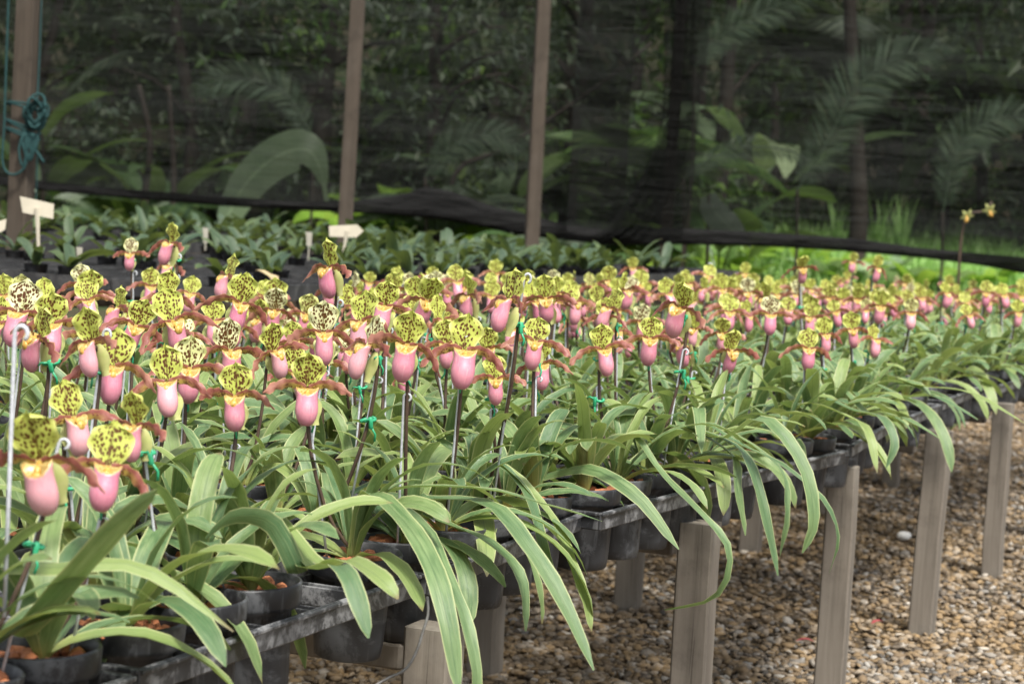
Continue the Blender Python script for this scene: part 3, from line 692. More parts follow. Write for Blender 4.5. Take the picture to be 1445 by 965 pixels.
for i, (x, y, w, yaw) in enumerate(HERO):
    fw = w / max(.55, math.cos(rad(yaw)) if abs(yaw) > 30 else 1)
    d = .0455 * FPX / fw; p = at(x, y, d)
    for _ in range(30):
        if p[2] > .862: d *= 1.02
        elif p[2] < .742: d *= .98
        else: break
        p = at(x, y, d)
    for _ in range(40):                       # keep it over the bench
        u_, n_ = unbench(p)
        if n_ < .01: d *= 1.01
        elif n_ > 1.36: d *= .99
        else: break
        p = at(x, y, d)
    sc = min(1.16, max(.82, fw * d / FPX / .0455)) * .92
    p = p - np.array([0, 0, .021 * sc])
    cell = free_cell(p + np.array([0, .012, 0]), .24)
    if cell is None: print('no cell', x, y); continue
    cell['used'] = True; pending.append((i, cell, p, rad(yaw) + random.gauss(0, .08), sc))
# long leaves hanging over the bench edge, measured along the blade (photo x, y) with distance from the camera
def lp(*pts): return [at(x, y, d) for x, y, d in pts]
HANG = [((560, 775, 2.12), [(565, 730, 2.14), (605, 790, 2.08), (630, 870, 2.04), (648, 985, 2.02)], .0145),
 ((590, 765, 2.18), [(600, 745, 2.2), (625, 800, 2.14), (655, 870, 2.1), (672, 950, 2.08), (668, 1010, 2.08)], .0105),
 ((660, 740, 2.3), [(600, 705, 2.32), (690, 712, 2.25), (748, 775, 2.2), (795, 850, 2.17), (838, 945, 2.15)], .0150),
 ((640, 740, 2.3), [(620, 735, 2.34), (690, 765, 2.28), (735, 815, 2.25), (742, 890, 2.24)], .0125),
 ((680, 735, 2.36), [(690, 700, 2.38), (735, 765, 2.3), (760, 830, 2.27), (765, 880, 2.27)], .0130),
 ((740, 725, 2.5), [(745, 700, 2.52), (768, 780, 2.46), (790, 835, 2.43)], .0105),
 ((760, 725, 2.5), [(775, 725, 2.52), (805, 790, 2.46), (825, 845, 2.44), (835, 892, 2.43)], .0110),
 ((600, 720, 2.3), [(480, 728, 2.34), (560, 690, 2.3), (680, 690, 2.26), (770, 712, 2.3), (850, 735, 2.35)], .0125),
 ((900, 690, 2.75), [(760, 672, 2.8), (830, 660, 2.72), (900, 700, 2.66), (958, 775, 2.64)], .0120),
 ((930, 690, 2.85), [(935, 670, 2.9), (985, 720, 2.8), (1028, 775, 2.77), (1010, 840, 2.77), (938, 860, 2.77)], .0085),
 ((1000, 660, 3.0), [(1020, 620, 3.04), (1075, 590, 2.96), (1130, 650, 2.92), (1148, 730, 2.9), (1132, 780, 2.9)], .0140),
 ((1010, 660, 3.0), [(1030, 625, 3.04), (1060, 660, 2.98), (1080, 730, 2.95), (1098, 812, 2.94)], .0130),
 ((1020, 655, 3.05), [(1050, 630, 3.1), (1110, 660, 3.02), (1165, 710, 3.0), (1182, 760, 3.0), (1170, 808, 3.0)], .0080),
 ((1000, 660, 3.0), [(1030, 640, 3.04), (1040, 690, 2.98), (1052, 755, 2.96)], .0125),
 ((1030, 655, 3.1), [(1095, 655, 3.12), (1110, 720, 3.08), (1100, 785, 3.08)], .0110),
 ((985, 650, 3.05), [(970, 620, 3.1), (985, 575, 3.05), (990, 640, 2.98)], .0120),
 ((1190, 610, 3.6), [(1200, 590, 3.64), (1225, 610, 3.56), (1238, 668, 3.53)], .0120),
 ((1200, 608, 3.65), [(1205, 580, 3.7), (1245, 590, 3.6), (1262, 625, 3.57), (1250, 660, 3.56)], .0115),
 ((1230, 600, 3.8), [(1225, 585, 3.84), (1275, 590, 3.72), (1325, 618, 3.68)], .0125),
 ((1270, 575, 4.0), [(1275, 560, 4.05), (1320, 560, 3.9), (1380, 592, 3.86)], .0135),
 ((1300, 570, 4.2), [(1300, 545, 4.25), (1370, 555, 4.12), (1450, 600, 4.05)], .0130),
 ((120, 880, 1.62), [(30, 900, 1.66), (100, 820, 1.6), (170, 740, 1.56), (222, 690, 1.55)], .0140),
 ((250, 830, 1.72), [(-20, 800, 1.72), (80, 800, 1.66), (200, 800, 1.66), (330, 890, 1.66)], .0100),
 ((430, 800, 1.95), [(430, 800, 1.96), (480, 800, 1.86), (505, 850, 1.83), (520, 900, 1.82)], .0120),
 ((440, 800, 1.95), [(445, 800, 1.96), (490, 790, 1.9), (535, 815, 1.85), (562, 845, 1.84)], .0150),
 ((420, 800, 1.95), [(420, 810, 1.96), (385, 740, 1.95), (330, 730, 1.92), (290, 760, 1.9)], .0110)]
hang_for = {}
# owners of the hanging leaves: the planted front-row cell nearest the leaf's root
front_cells = [c for c in cells if c['row'] <= 1 and -50 < proj((*c['p'], ZT))[0] < 1520 and proj((*c['p'], ZT))[2] > 1.2]
for c in front_cells:
    if (c['row'] + c['col']) % 2 == 0 and not c['used']:
        c['used'] = True; pending.append((None, c, None, None, None))
owners = [c for (_, c, *_r) in pending if c['row'] <= 2]
for k, (root, pts, w) in enumerate(HANG):
    P = lp(*pts); rp = P[0]
    c = min(owners, key=lambda c: (c['p'][0] - rp[0]) ** 2 + (c['p'][1] - rp[1]) ** 2)
    b = np.array([c['p'][0], c['p'][1], c['z'] + .018])
    d = (rp - b); d2 = math.hypot(d[0], d[1])
    mid = b + np.array([d[0] * .25, d[1] * .25, .055 if d2 < .06 else .075])
    hang_for.setdefault(id(c), []).append(([b, mid] + P, w * .84, None))
for (i, cell, p, yaw, sc) in pending:
    seed += 1; ed = cell['row'] <= 1
    if i is None:
        make_orchid(cell, [], seed, None, None, ed, hang_for.get(id(cell)))
    else:
        make_orchid(cell, [(p, yaw, random.gauss(0, .12), sc)], seed, HLAB.get(i), None, ed, hang_for.get(id(cell)))
# the rest of the bench
nfill = 0
vis = []
for c in cells:
    if c['used'] or (c['row'] + c['col']) % 2: continue
    px, py, d = proj((*c['p'], ZT + .2))
    if not (-50 < px < 1495) or d < 1.25: continue
    if d > 3.9 and ((c['row'] * 7 + c['col'] * 13) % 10) < 3: continue
    vis.append((d, c))
vis.sort(key=lambda t: t[0])
def far_limit(x): return float(np.interp(x, [0, 300, 722, 1000, 1200, 1445], [372, 372, 374, 376, 396, 404]))
for d, c in vis:
    lx, ly, _ = proj((*c['p'], .66))
    if ly < far_limit(lx) + 14: continue
    seed += 1; r = random.Random(seed * 3)
    fl = []
    far = c['row'] > 9 and r.random() < .45
    _x, _y, _ = proj((*c['p'], ZT + .24))
    if _y < float(np.interp(_x, [0, 300, 700, 1000, 1445], [488, 505, 505, 492, 470])) and not far and r.random() < .96:
        z = ZT + r.gauss(.222, .022); z = min(max(z, .70), .815); yaw = r.gauss(0, .4) if r.random() < .68 else r.uniform(-1.5, 1.5)
        for _ in range(12):
            fx, fy, _d = proj((*c['p'], z + .04))
            if fy < far_limit(fx) + r.uniform(0, 10): z -= .006
        z = max(z, .66)
        fl.append(((c['p'][0] + r.gauss(0, .018), c['p'][1] + r.gauss(-.005, .018), z), yaw, r.gauss(0, .14), r.uniform(.8, 1.02)))
        if r.random() < (.36 if d < 3.1 else .62): fl.append(((c['p'][0] + r.choice((-1, 1)) * r.uniform(.03, .055), c['p'][1] + r.uniform(-.03, .03), z + r.uniform(-.05, .012)), yaw + r.gauss(0, .7), r.gauss(0, .15), r.uniform(.75, .95)))
    nfill += 1
    make_orchid(c, fl, seed, None, None if c['row'] < 4 else random.choice((8, 9, 10)), c['row'] == 0)
print('orchids', len(pending) + nfill)

# ------------------------------------------------------------------ back benches with old trays and seedlings
ZB = .70
def old_tray():
    b = MB(); L, W_, t = .555, .34, .004
    for s in (-1, 1):
        b.box(s * W_ / 2 - t, s * W_ / 2 + t, -L / 2, L / 2, -.04, 0); b.box(-W_ / 2 + t, W_ / 2 - t, s * L / 2 - t, s * L / 2 + t, -.04, -.001)
    for i in range(1, 6): x = -W_ / 2 + W_ * i / 6; b.box(x - .0025, x + .0025, -L / 2 + t, L / 2 - t, -.03, -.003)
    for i in range(1, 10): y = -L / 2 + L * i / 10; b.box(-W_ / 2 + t, W_ / 2 - t, y - .0025, y + .0025, -.03, -.0045)
    return b.mesh('seed_tray', OLDTRAY, False)
OT = old_tray()
def back_bench(n0, n1, u0, u1, label):
    bo = empty('nursery_bench', bench(u0, n0), BENCH_ROT, label, 'bench')
    L, W_ = u1 - u0, n1 - n0
    for k, n in enumerate((.08, W_ / 2, W_ - .08)): link('rail', MB().box(-n - .025, -n + .025, 0, L, ZB - .12, ZB - .0425, .004).mesh('rail', POSTW, False), bo)
    for k in range(int(L / 1.1) + 1):
        for n in (.08, W_ - .08): link('leg', leg_mesh(ZB - .1205, .06, 70 + k), bo, (-n, .05 + k * 1.1, 0))
    for k in range(int(W_ / .35)):
        for j in range(int(L / .565)):
            c = bench(u0 + .28 + j * .565, n0 + .18 + k * .35)
            px, py, d = proj((c.x, c.y, ZB))
            if -250 < px < 1750:
                t = link('seed_tray', OT, None, (c.x, c.y, ZB + random.uniform(-.002, .004)), (0, 0, BENCH_ROT + random.gauss(0, .012)))
                tag(t, 'old black seedling tray on the %s' % label.split(' carrying')[0], 'tray', 'old trays on the back benches')
back_bench(1.75, 3.42, 2.5, 7.3, 'timber bench behind the blooms carrying dark trays of seedlings')
back_bench(3.86, 5.55, 2.5, 8.4, 'farther timber bench near the net carrying empty black trays')
def seed_pot():
    b = MB(); b.lathe([(.0, -.03), (.026, -.03), (.032, .016), (.034, .018), (.031, .015), (.0, .010)], 12); return b.mesh('pot', POT)
SPOT = seed_pot()
SL = [leaf_mesh(rl.uniform(.09, .14), rl.uniform(.013, .018), rl.uniform(12, 45), rl.uniform(55, 110), 1.4, 300 + k, SEEDL, 9) for k in range(8)]
def seedling(u, n, sc, r, j=0):
    p = bench(u, n, ZB + .002); px, py, d = proj(p)
    if not (-80 < px < 1530): return 0
    o = empty('seedling', p, r.uniform(0, 6), None, 'seedling', 'orchid seedlings on the back benches'); link('pot', SPOT, o)
    k_ = r.choice((5, 6, 7)); f = r.uniform(0, 3)
    for k in range(k_): link('leaf', r.choice(SL), o, (0, 0, .012), (r.gauss(0, .15), r.gauss(0, .15), f + math.pi * (k % 2) + r.gauss(0, .5)), sc * r.uniform(.75, 1.15))
    o['label'] = '%s leaved dark seedling, %s, %s row of the %s back bench' % ({5: 'five', 6: 'six', 7: 'seven'}[k_], 'large' if sc > 1.05 else 'small' if sc < .85 else 'middling', ORD[j], 'nearer' if n < 3.6 else 'farther')
    return 1
r = random.Random(77); ns = 0
for i in range(30):
    for j in range(11):
        u = 2.58 + i * .16 + r.uniform(-.04, .04); n = 1.85 + j * .15 + r.uniform(-.04, .04)
        dens = (.85 if u > 3.1 + (n - 1.85) * 2.2 else .30) * (u < 6.3)
        if u < 7.2 and r.random() < dens and ns < 235: ns += seedling(u, n, r.uniform(.72, 1.2), r, j)
for i in range(30):
    for j in range(8):
        u = 2.6 + i * .19 + r.uniform(-.04, .04); n = 3.95 + j * .2 + r.uniform(-.04, .04)
        if u < 8.3 and r.random() < (.22 if u < 6.0 else .6) and ns < 298: ns += seedling(u, n, r.uniform(.8, 1.2), r, j)
print('seedlings', ns)
# ------------------------------------------------------------------ posts
def post(px, py, Y, w, label, h=3.2, z0=0.):
    p = ony(px, py, Y); b = MB().box(-w / 2, w / 2, -w / 2, w / 2, 0, h, .004)
    o = link('roof_post', b.mesh('roof_post', POSTW, False), None, (p[0], p[1], z0), (random.gauss(0, .004), random.gauss(0, .004), random.uniform(-.25, .25)))
    tag(o, label, 'post'); return p
PP = post(31, 200, 7.6, .074, 'square brown wooden post wrapped with teal rope')
post(493, 160, 10.6, .074, 'square brown wooden post standing behind the narrow arrow-shaped card')
post(760, 180, 11.4, .074, 'square brown wooden post in front of the sagging net hem')
post(944, 250, 15.25, .085, 'thin grey post behind the gathered edge of the net', 3.6)
# ------------------------------------------------------------------ teal rope
def rope():
    x0, y0 = PP[0], PP[1]; o = empty('rope', (x0, y0, 0), 0, 'tangled coil of teal rope knotted round the brown post', 'rope')
    r = random.Random(9); px2m = 7.6 / FPX; rr = .0047
    def Z(py): return ony(31, py, 7.6)[2]
    def wrapz(z, tilt, R=.062, n=22):
        return [(R * math.cos(a) * (1.0 + .06 * math.sin(3 * a)), R * math.sin(a), z + tilt * math.cos(a) + .004 * math.sin(2 * a)) for a in np.linspace(0, 6.283, n)]
    for z, t in ((Z(146), .004), (Z(150), -.008), (Z(180), -.022), (Z(186), -.008), (Z(190), -.016), (Z(176), -.012)):
        link('wrap', MB().tube(wrapz(z, t), rr, 6).mesh('wrap', ROPE), o)
    for k in range(9):
        cx, cz = .060 + r.uniform(-.012, .012), Z(158) + r.uniform(-.02, .02); a0 = r.uniform(.7, 1.2); w, h = r.uniform(.025, .045), r.uniform(.035, .068); y = -.062 + r.uniform(-.022, .015); q = r.uniform(-.7, .7)
        P = []
        for a in np.linspace(0, 6.283, 20):
            ex, ez = w * math.cos(a), h * math.sin(a); P.append((cx + ex * math.cos(q) - ez * math.sin(q), y + .012 * math.sin(2 * a + k), cz + ex * math.sin(q) + ez * math.cos(q)))
        link('loop', MB().tube(P, rr, 6).mesh('loop', ROPE), o)
    for k in range(5):
        cx = .018 + k * .009; zt = Z(188); zb = Z(224 + r.uniform(-12, 12)); P = [(cx, -.058, zt), (cx - .012, -.066, (zt + zb) / 2), (cx + .003, -.066, zb), (cx + .018, -.066, (zt + zb) / 2), (cx + .016, -.058, zt)]
        link('loop', MB().tube(bez(P, 18), rr, 6).mesh('loop', ROPE), o)
    P = [(-.058, -.045, Z(-40)), (-.057, -.045, Z(120)), (-.055, -.05, Z(180)), (-.056, -.055, Z(228)), (-.03, -.064, Z(246)), (.012, -.066, Z(244)), (.036, -.064, Z(226)), (.03, -.06, Z(192))]
    link('hanging_strand', MB().tube(bez(P, 30), rr, 6).mesh('strand', ROPE), o)
    P = [(.052, .0, Z(-40)), (.052, .0, Z(100)), (.054, -.02, Z(146))]; link('hanging_strand', MB().tube(bez(P, 12), rr * .8, 6).mesh('strand', ROPE), o)
    P = [(.03, -.06, Z(196)), (.07, -.06, Z(214)), (.098, -.06, Z(228))]; link('rope_end', MB().tube(bez(P, 10), rr * 1.3, 6).mesh('end', ROPE), o)
    P = [(.056, .0, Z(196)), (.060, .0, Z(260)), (.058, .0, Z(300))]; link('hanging_strand', MB().tube(bez(P, 10), rr * .7, 6).mesh('strand', ROPE), o)
rope()
# ------------------------------------------------------------------ card labels
def card_sign(pts, foot, d, label, arrow=False, sw=.008):
    P = [Vector(at(x, y, d)) for x, y in pts]; c = sum(P, Vector()) / len(P); base = Vector(at(foot[0], foot[1], d))
    o = empty('card_sign', base, 0, label, 'sign', 'cream plant labels')
    n = Vector((0, 1, 0)) * .003; V = [p - base for p in P] + [p - base + n for p in P]; k = len(P)
    link('card', mesh('card', V, [tuple(range(k)), tuple(range(2 * k - 1, k - 1, -1))] + [((i + 1) % k, i, i + k, (i + 1) % k + k) for i in range(k)], CARD, smooth=False), o)
    b = MB(); t = c - base
    b.tube([(0, .007, 0), (t.x * .5, .007, t.z * .5), (t.x, .007, t.z)], [sw * .45, sw * .7, sw], 6); link('stick', b.mesh('stick', CARD, False), o)
card_sign([(28, 277), (76, 288), (75, 309), (32, 300)], (54, 372), 6.1, 'cream blank T-shaped card on a thin stick beside the roped post')
card_sign([(464, 319), (504, 317), (513, 326), (503, 335), (465, 334)], (483, 362), 7.2, 'cream blank arrow-shaped card standing in front of the second post')
card_sign([(-22, 318), (9, 309), (7, 324), (-20, 340)], (-6, 380), 6.0, 'cream blank card cut by the roped post side of the bench')
for k, (x, y, w, h, d) in enumerate([(112, 357, 9, 17, 5.6), (366, 365, 8, 16, 6.0), (436, 337, 9, 20, 7.5), (290, 332, 8, 22, 8.)]):
    P = [Vector(at(x + dx * w / 2, y + dy * h / 2, d)) for dx, dy in ((-1, -1), (1, -.9), (.8, 1), (-.7, 1))]; base = Vector(at(x, y + h / 2, d)); n = Vector((0, .002, 0))
    V = [p - base for p in P] + [p - base + n for p in P]; zb = ZB - base.z; q = [Vector((-.002, .0006, zb + .012)), Vector((.002, .0006, zb + .012))]
    b = MB(); b.add(V, [(0, 1, 2, 3), (7, 6, 5, 4), (1, 0, 4, 5), (2, 1, 5, 6), (3, 2, 6, 7), (0, 3, 7, 4)]); b.box(-.003, .003, .0005, .0025, min(zb, -.01) + .005, .004)
    tag(link('plant_tag', b.mesh('plant_tag', TAGM, False), None, base), '%s cream plant tag stuck among the dark seedlings' % ('wide' if w > 10 else 'narrow'), 'tag', 'plant tags in the seedling trays')
# ------------------------------------------------------------------ shade net
YN = 15.0
hemU = [(-260, 226), (-60, 243), (0, 249), (130, 263), (300, 276), (420, 284), (490, 284), (560, 276), (605, 263), (640, 271), (700, 293), (760, 307), (830, 325), (880, 329)]
hemL = [(-260, 240), (-60, 257), (0, 262), (130, 276), (300, 290), (420, 297), (490, 300), (560, 304), (605, 308), (640, 313), (700, 325), (760, 335), (830, 343), (880, 347)]
hemU2 = [(800, 318), (850, 324), (900, 322), (960, 322), (1080, 328), (1200, 336), (1300, 350), (1380, 357), (1445, 363), (1560, 375), (1700, 385)]
hemL2 = [(800, 338), (850, 345), (900, 346), (960, 345), (1080, 348), (1200, 355), (1300, 364), (1380, 374), (1445, 386), (1560, 396), (1700, 405)]
def net_panel(hU, hL, Y, x1, label, seedn, yoff=0.):
    r = random.Random(seedn)
    U = [ony(x, y, Y) for x, y in hU]; L = [ony(x, y, Y) for x, y in hL]
    xs = np.linspace(U[0][0], U[-1][0], 90); zu = np.interp(xs, [p[0] for p in U], [p[2] for p in U]); zl = np.interp(xs, [p[0] for p in L], [p[2] for p in L])
    o = empty('shade_net', (float(xs[45]), Y, float(zl[45])), 0, label, 'shade net'); ox, oz = xs[45], zl[45]
    ph = [r.uniform(0, 6) for _ in range(6)]
    V = []; nz = 46
    for j in range(nz):
        t = j / (nz - 1)
        for i, x in enumerate(xs):
            z = zu[i] - .01 + (3.9 - zu[i]) * t ** 1.1
            y = .03 * math.sin(z * 9 + .6 * math.sin(x * 1.3 + ph[0]) * 2 + ph[1]) + .02 * math.sin(z * 23 + x * .8 + ph[2]) + .05 * math.sin(x * 1.1 + ph[3]) * (1 - t) + .025 * math.sin(x * 5 + ph[4] + z)
            V.append((x - ox, y * .8, z - oz))
    link('net_sheet', mesh('net_sheet', V, grid_faces(len(xs), nz), NET), o)
    # gathered, rolled lower edge
    V = []; nn = 16
    for i, x in enumerate(xs):
        c, h = (zu[i] + zl[i]) / 2, (zu[i] - zl[i]) / 2
        for k in range(nn):
            a = 2 * math.pi * k / nn; rr = 1 + .13 * math.sin(3 * a + x * 2.1 + ph[5]) + .10 * math.sin(5 * a - x * 3.7) + .10 * math.sin(x * 17 + a * 2) + .08 * math.sin(x * 31 + a * 3) + .08 * math.sin(x * 7.3 + 4 * a)
            V.append((x - ox, .75 * min(h, .05) * math.cos(a) * rr + .01 * math.sin(x * 4), c - oz + h * math.sin(a) * (.94 + .06 * rr)))
    link('net_hem', mesh('net_hem', V, grid_faces(nn, len(xs), True), NETHEM), o)
    return o
net_panel(hemU, hemL, YN, 0, 'long black shade net with a sagging rolled hem behind the seedling benches', 1)
net_panel(hemU2, hemL2, YN - .25, 0, 'darker black shade net hanging before the palms and the bright grass', 2)
def net_fold(A, B, Y, label, np_, amp):
    A = [ony(x, y, Y) for x, y in A]; B = [ony(x, y, Y) for x, y in B]; a = bez(A, 40); b = bez(B, 40); V = []; m = 26
    base = Vector(a[-1])
    for i in range(40):
        for k in range(m):
            t = k / (m - 1); p = a[i] * (1 - t) + b[i] * t; V.append((p[0] - base.x, p[1] + amp * math.sin(t * np_ * 6.28 + i * .06) - base.y, p[2] - base.z + .01 * math.sin(t * 9 + i * .3)))
    o = link('net_fold', mesh('net_fold', V, grid_faces(m, 40), NETFOLD), None, base); tag(o, label, 'shade net')
net_fold([(952, -60), (950, 60), (940, 170), (905, 255), (862, 312), (835, 332)], [(985, -60), (982, 60), (975, 180), (950, 270), (905, 325), (850, 346)], YN - .36, 'gathered edge of the black net swept down in a curved fold', 4, .03)
net_fold([(930, -60), (938, 60), (930, 180), (900, 262), (866, 316), (838, 334)], [(1010, -60), (1000, 60), (985, 180), (978, 270), (965, 325), (960, 344)], YN - .42, 'loose triangle of black net hanging from the gathered edge', 7, .025)

# ------------------------------------------------------------------ the forest behind the net
def leaf_cloud(n, cen, rx, ry, rz, s0, s1, r, lobes=9, aspect=.42, droop=.4):
    """many folded leaf blades in clumps through an uneven crown; returns a mesh builder"""
    P = []; cl = [(np.array([r.uniform(-.75, .75) * rx, r.uniform(-.75, .75) * ry, r.uniform(-.7, .75) * rz]), r.uniform(.22, .5)) for _ in range(lobes)]
    V = np.zeros((n, 6, 3)); 
    for i in range(n):
        c, q = cl[r.randrange(lobes)]; v = np.array([r.gauss(0, 1), r.gauss(0, 1), r.gauss(0, 1)]); v /= np.linalg.norm(v) + 1e-6; v *= r.random() ** .45 * q
        p = np.array(cen) + c + v * np.array([rx, ry, rz]); L = r.uniform(s0, s1); a = r.uniform(0, 6.283); e = r.uniform(-.9, .5) - droop
        d = np.array([math.cos(a) * math.cos(e), math.sin(a) * math.cos(e), math.sin(e)]); sd = np.cross(d, [r.gauss(0, .4), r.gauss(0, .4), 1.]); sd /= np.linalg.norm(sd) + 1e-6; nm = np.cross(sd, d); w = L * aspect * .5
        V[i] = [p, p + d * L * .35 + sd * w + nm * w * .3, p + d * L * .5, p + d * L * .35 - sd * w + nm * w * .3, p + d * L, p + d * L * .75]
    b = (np.arange(n) * 6)[:, None]
    F_ = [tuple(x) for blk in (np.array([[0, 1, 4, 2]]), np.array([[0, 2, 4, 3]])) for x in (b + blk)]
    m = MB(); m.V = [tuple(x) for x in V.reshape(-1, 3)]; m.F = F_; m.uv = [(0, 0)] * len(m.V); return m
def jungle_tree(x, y, h, rx, mat, label, seedn, n=1500, s=(.12, .3), tr=.09, low=.35):
    r = random.Random(seedn); z0 = float(terrain_z(x, y)) - .05; o = empty('forest_tree', (x, y, z0), 0, label, 'tree', 'forest trees behind the net')
    P = [(0, 0, 0), (r.uniform(-.1, .1), 0, h * .3), (r.uniform(-.3, .3), r.uniform(-.2, .2), h * .65), (r.uniform(-.4, .4), 0, h * .95)]; pts = bez(P, 10)
    b = MB().tube(pts, [tr * (1.25 - i * .09) for i in range(10)], 9)
    for k in range(6):
        j = r.randrange(3, 9); a = r.uniform(0, 6.28); L = rx * r.uniform(.5, .9); q = pts[j]; b.tube(bez([q, q + np.array([math.cos(a) * L * .5, math.sin(a) * L * .5, L * .35]), q + np.array([math.cos(a) * L, math.sin(a) * L, L * .45])], 6), [tr * .4 * (1 - i * .14) for i in range(6)], 6)
    link('trunk', b.mesh('trunk', TRUNK), o)
    cz = h * (low + 1) / 2; link('crown', leaf_cloud(n, (0, 0, cz), rx, rx, h * (1 - low) / 2 * 1.15, s[0], s[1], r, 14).mesh('crown', mat, False), o)
def P2(px, Y): p = ony(px, 300, Y); return float(p[0]), float(Y)
TREES = [(40, 21, 4.2, 1.6, 0), (150, 26, 5.5, 2.0, 0), (265, 19.5, 3.6, 1.2, 2), (340, 24, 5.0, 1.8, 0), (450, 20, 4.0, 1.3, 1), (545, 27, 6., 2.2, 0), (600, 19, 3.4, 1.2, 2), (690, 23, 4.8, 1.7, 0), (800, 20, 3.8, 1.4, 2), (880, 25, 5.2, 1.8, 1), (1010, 22, 5., 1.5, 0), (1090, 29, 6.5, 2.4, 0), (1300, 27, 6., 2.2, 0), (1390, 23, 4.6, 1.5, 0), (1500, 21, 4.6, 1.6, 0), (-90, 22, 5., 1.8, 0)]
TL_ = {0: 'dark leafy forest tree behind the shade net', 1: 'mid green bushy forest tree behind the shade net', 2: 'grey-green small-leaved tree close behind the shade net'}
for k, (px, Y, h, rx, mt) in enumerate(TREES):
    x, y = P2(px, Y); jungle_tree(x, y, h, rx, FOL[mt], TL_[mt], 500 + k, 1700, (.10, .26) if mt != 2 else (.07, .17), r.uniform(.05, .12), .12 if mt == 2 else .22)
# tall trees whose crowns roof the wood, above the picture
for k, (x, y) in enumerate([(-6, 22), (-2.5, 25), (.5, 23), (-4, 30), (0, 31), (5.5, 31), (9, 27), (-9, 27), (3, 36)]):
    rr = random.Random(800 + k); z0 = float(terrain_z(x, y)); o = empty('canopy_tree', (x, y, z0 - .05), 0, 'tall bare-stemmed forest tree with its crown high above the net', 'tree', 'tall forest trees')
    hh = rr.uniform(6.5, 8.5); link('trunk', MB().tube(bez([(0, 0, 0), (rr.uniform(-.15, .15), 0, hh * .4), (rr.uniform(-.3, .3), 0, hh)], 9), [.14 - .009 * i for i in range(9)], 10).mesh('trunk', TRUNK), o)
    link('crown', leaf_cloud(1500, (0, 0, hh + .4), 3., 3., 1.5, .25, .5, rr, 16).mesh('crown', FOL[k % 2], False), o)
# far wood as one mass
r = random.Random(4)
mm = MB()
for k in range(26):
    x = -16 + 34 * k / 25 + r.uniform(-.6, .6); y = r.uniform(33, 40); z = float(terrain_z(x, y)); c = leaf_cloud(900, (x, y, z + 1.8), 1.6, 1.2, 2.6, .2, .5, r, 8); mm.add(c.V, c.F)
tag(link('far_wood', mm.mesh('far_wood', FOL[0], False)), 'dense dark wood filling the slope behind everything', 'wood', kind='stuff')

def big_leaf(L, W, a0, a1, seedn, mat, stalk=.35):
    r = random.Random(seedn); m = 16; P = [Vector((0, 0, 0))]
    for i in range(1, m):
        t = i / (m - 1); a = rad(a0 + (a1 - a0) * t ** 1.5); P.append(P[-1] + Vector((math.sin(a), .12 * math.sin(t * 3), math.cos(a))) * (L / (m - 1)))
    w = [.012 + W * (0 if t < stalk else math.sin(min(1., (t - stalk) / (1 - stalk)) ** .8 * math.pi) ** .6) for t in np.linspace(0, 1, m)]
    return ribbon(P, w, (0, -1, 0), .3, r.uniform(-.4, .4), 'leaf', mat, .02 * W, seedn)
def broad_plant(x, y, nleaf, L, W, mat, label, seedn, spread=(8, 30), end=(80, 140), z0=None, group='broad-leaved plants behind the net'):
    r = random.Random(seedn); z = float(terrain_z(x, y)) if z0 is None else z0; o = empty('broad_leaved_plant', (x, y, z - .03), r.uniform(0, 6), label, 'plant', group)
    for k in range(nleaf):
        link('leaf', big_leaf(L * r.uniform(.7, 1.15), W * r.uniform(.8, 1.15), r.uniform(*spread), r.uniform(*end), seedn * 31 + k, mat), o, (0, 0, 0), (0, 0, 6.283 * k / nleaf + r.uniform(-.4, .4)))
for k, (px, Y, n, L, W, mt, lab) in enumerate([
  (560, 18.9, 8, 1.15, .14, LIMELEAF, 'lime green broad-leaved clump low behind the net hem'), (650, 18.6, 8, .95, .13, LIMELEAF, 'small lime green clump of wide leaves under the net hem'),
  (505, 18.4, 7, 1.0, .12, LIMELEAF, 'lime green clump beside the second post'), (800, 17.3, 6, 1.0, .12, BIGLEAF, 'green broad-leaved clump at the foot of the sagging net'),
  (880, 16.9, 5, .8, .10, LIMELEAF, 'low green clump near the thin grey post'), (700, 19.5, 8, 1.7, .16, PALELEAF, 'pale broad-leaved plant seen through the net'),
  (230, 18.5, 7, 1.5, .10, BIGLEAF, 'dark broad-leaved plant in the net shade'), (1020, 17.6, 7, 1.8, .15, BIGLEAF, 'tall broad-leaved plant right of the gathered net'), (1060, 22.4, 6, 2.6, .18, PALELEAF, 'pale tall banana-like plant beyond the darker net'),
  (60, 18.5, 8, 1.6, .13, BIGLEAF, 'dark leafy clump beyond the roped post'), (1260, 23, 7, 1.7, .12, BIGLEAF, 'leafy clump rising out of the grass beyond the net'), (640, 21, 8, 2.2, .15, BIGLEAF, 'large dark broad-leaved plant deep behind the net'), (400, 20.5, 7, 1.9, .14, BIGLEAF, 'dark large-leaved plant behind the pale arching leaf')]):
    x, y = P2(px, Y); broad_plant(x, y, n, L, W, mt, lab, 900 + k)
rr_ = random.Random(41)
for k in range(24):
    x, y = P2(470 + k * 41 + rr_.uniform(-14, 14), rr_.uniform(17.7, 19.4)); lime = rr_.random() < .7
    broad_plant(x, y, rr_.choice((7, 8, 9)), rr_.uniform(.4, .62), rr_.uniform(.05, .085), LIMELEAF if lime else PALELEAF, '%s low broad-leaved clump in the sun below the net hem' % ('lime green' if lime else 'pale grey-green'), 1500 + k, (10, 45), (70, 120), None, 'low clumps below the net hem')
US = [('dark bushy shrub', 0), ('bright green bushy shrub', 1), ('grey-green bushy shrub', 2)]
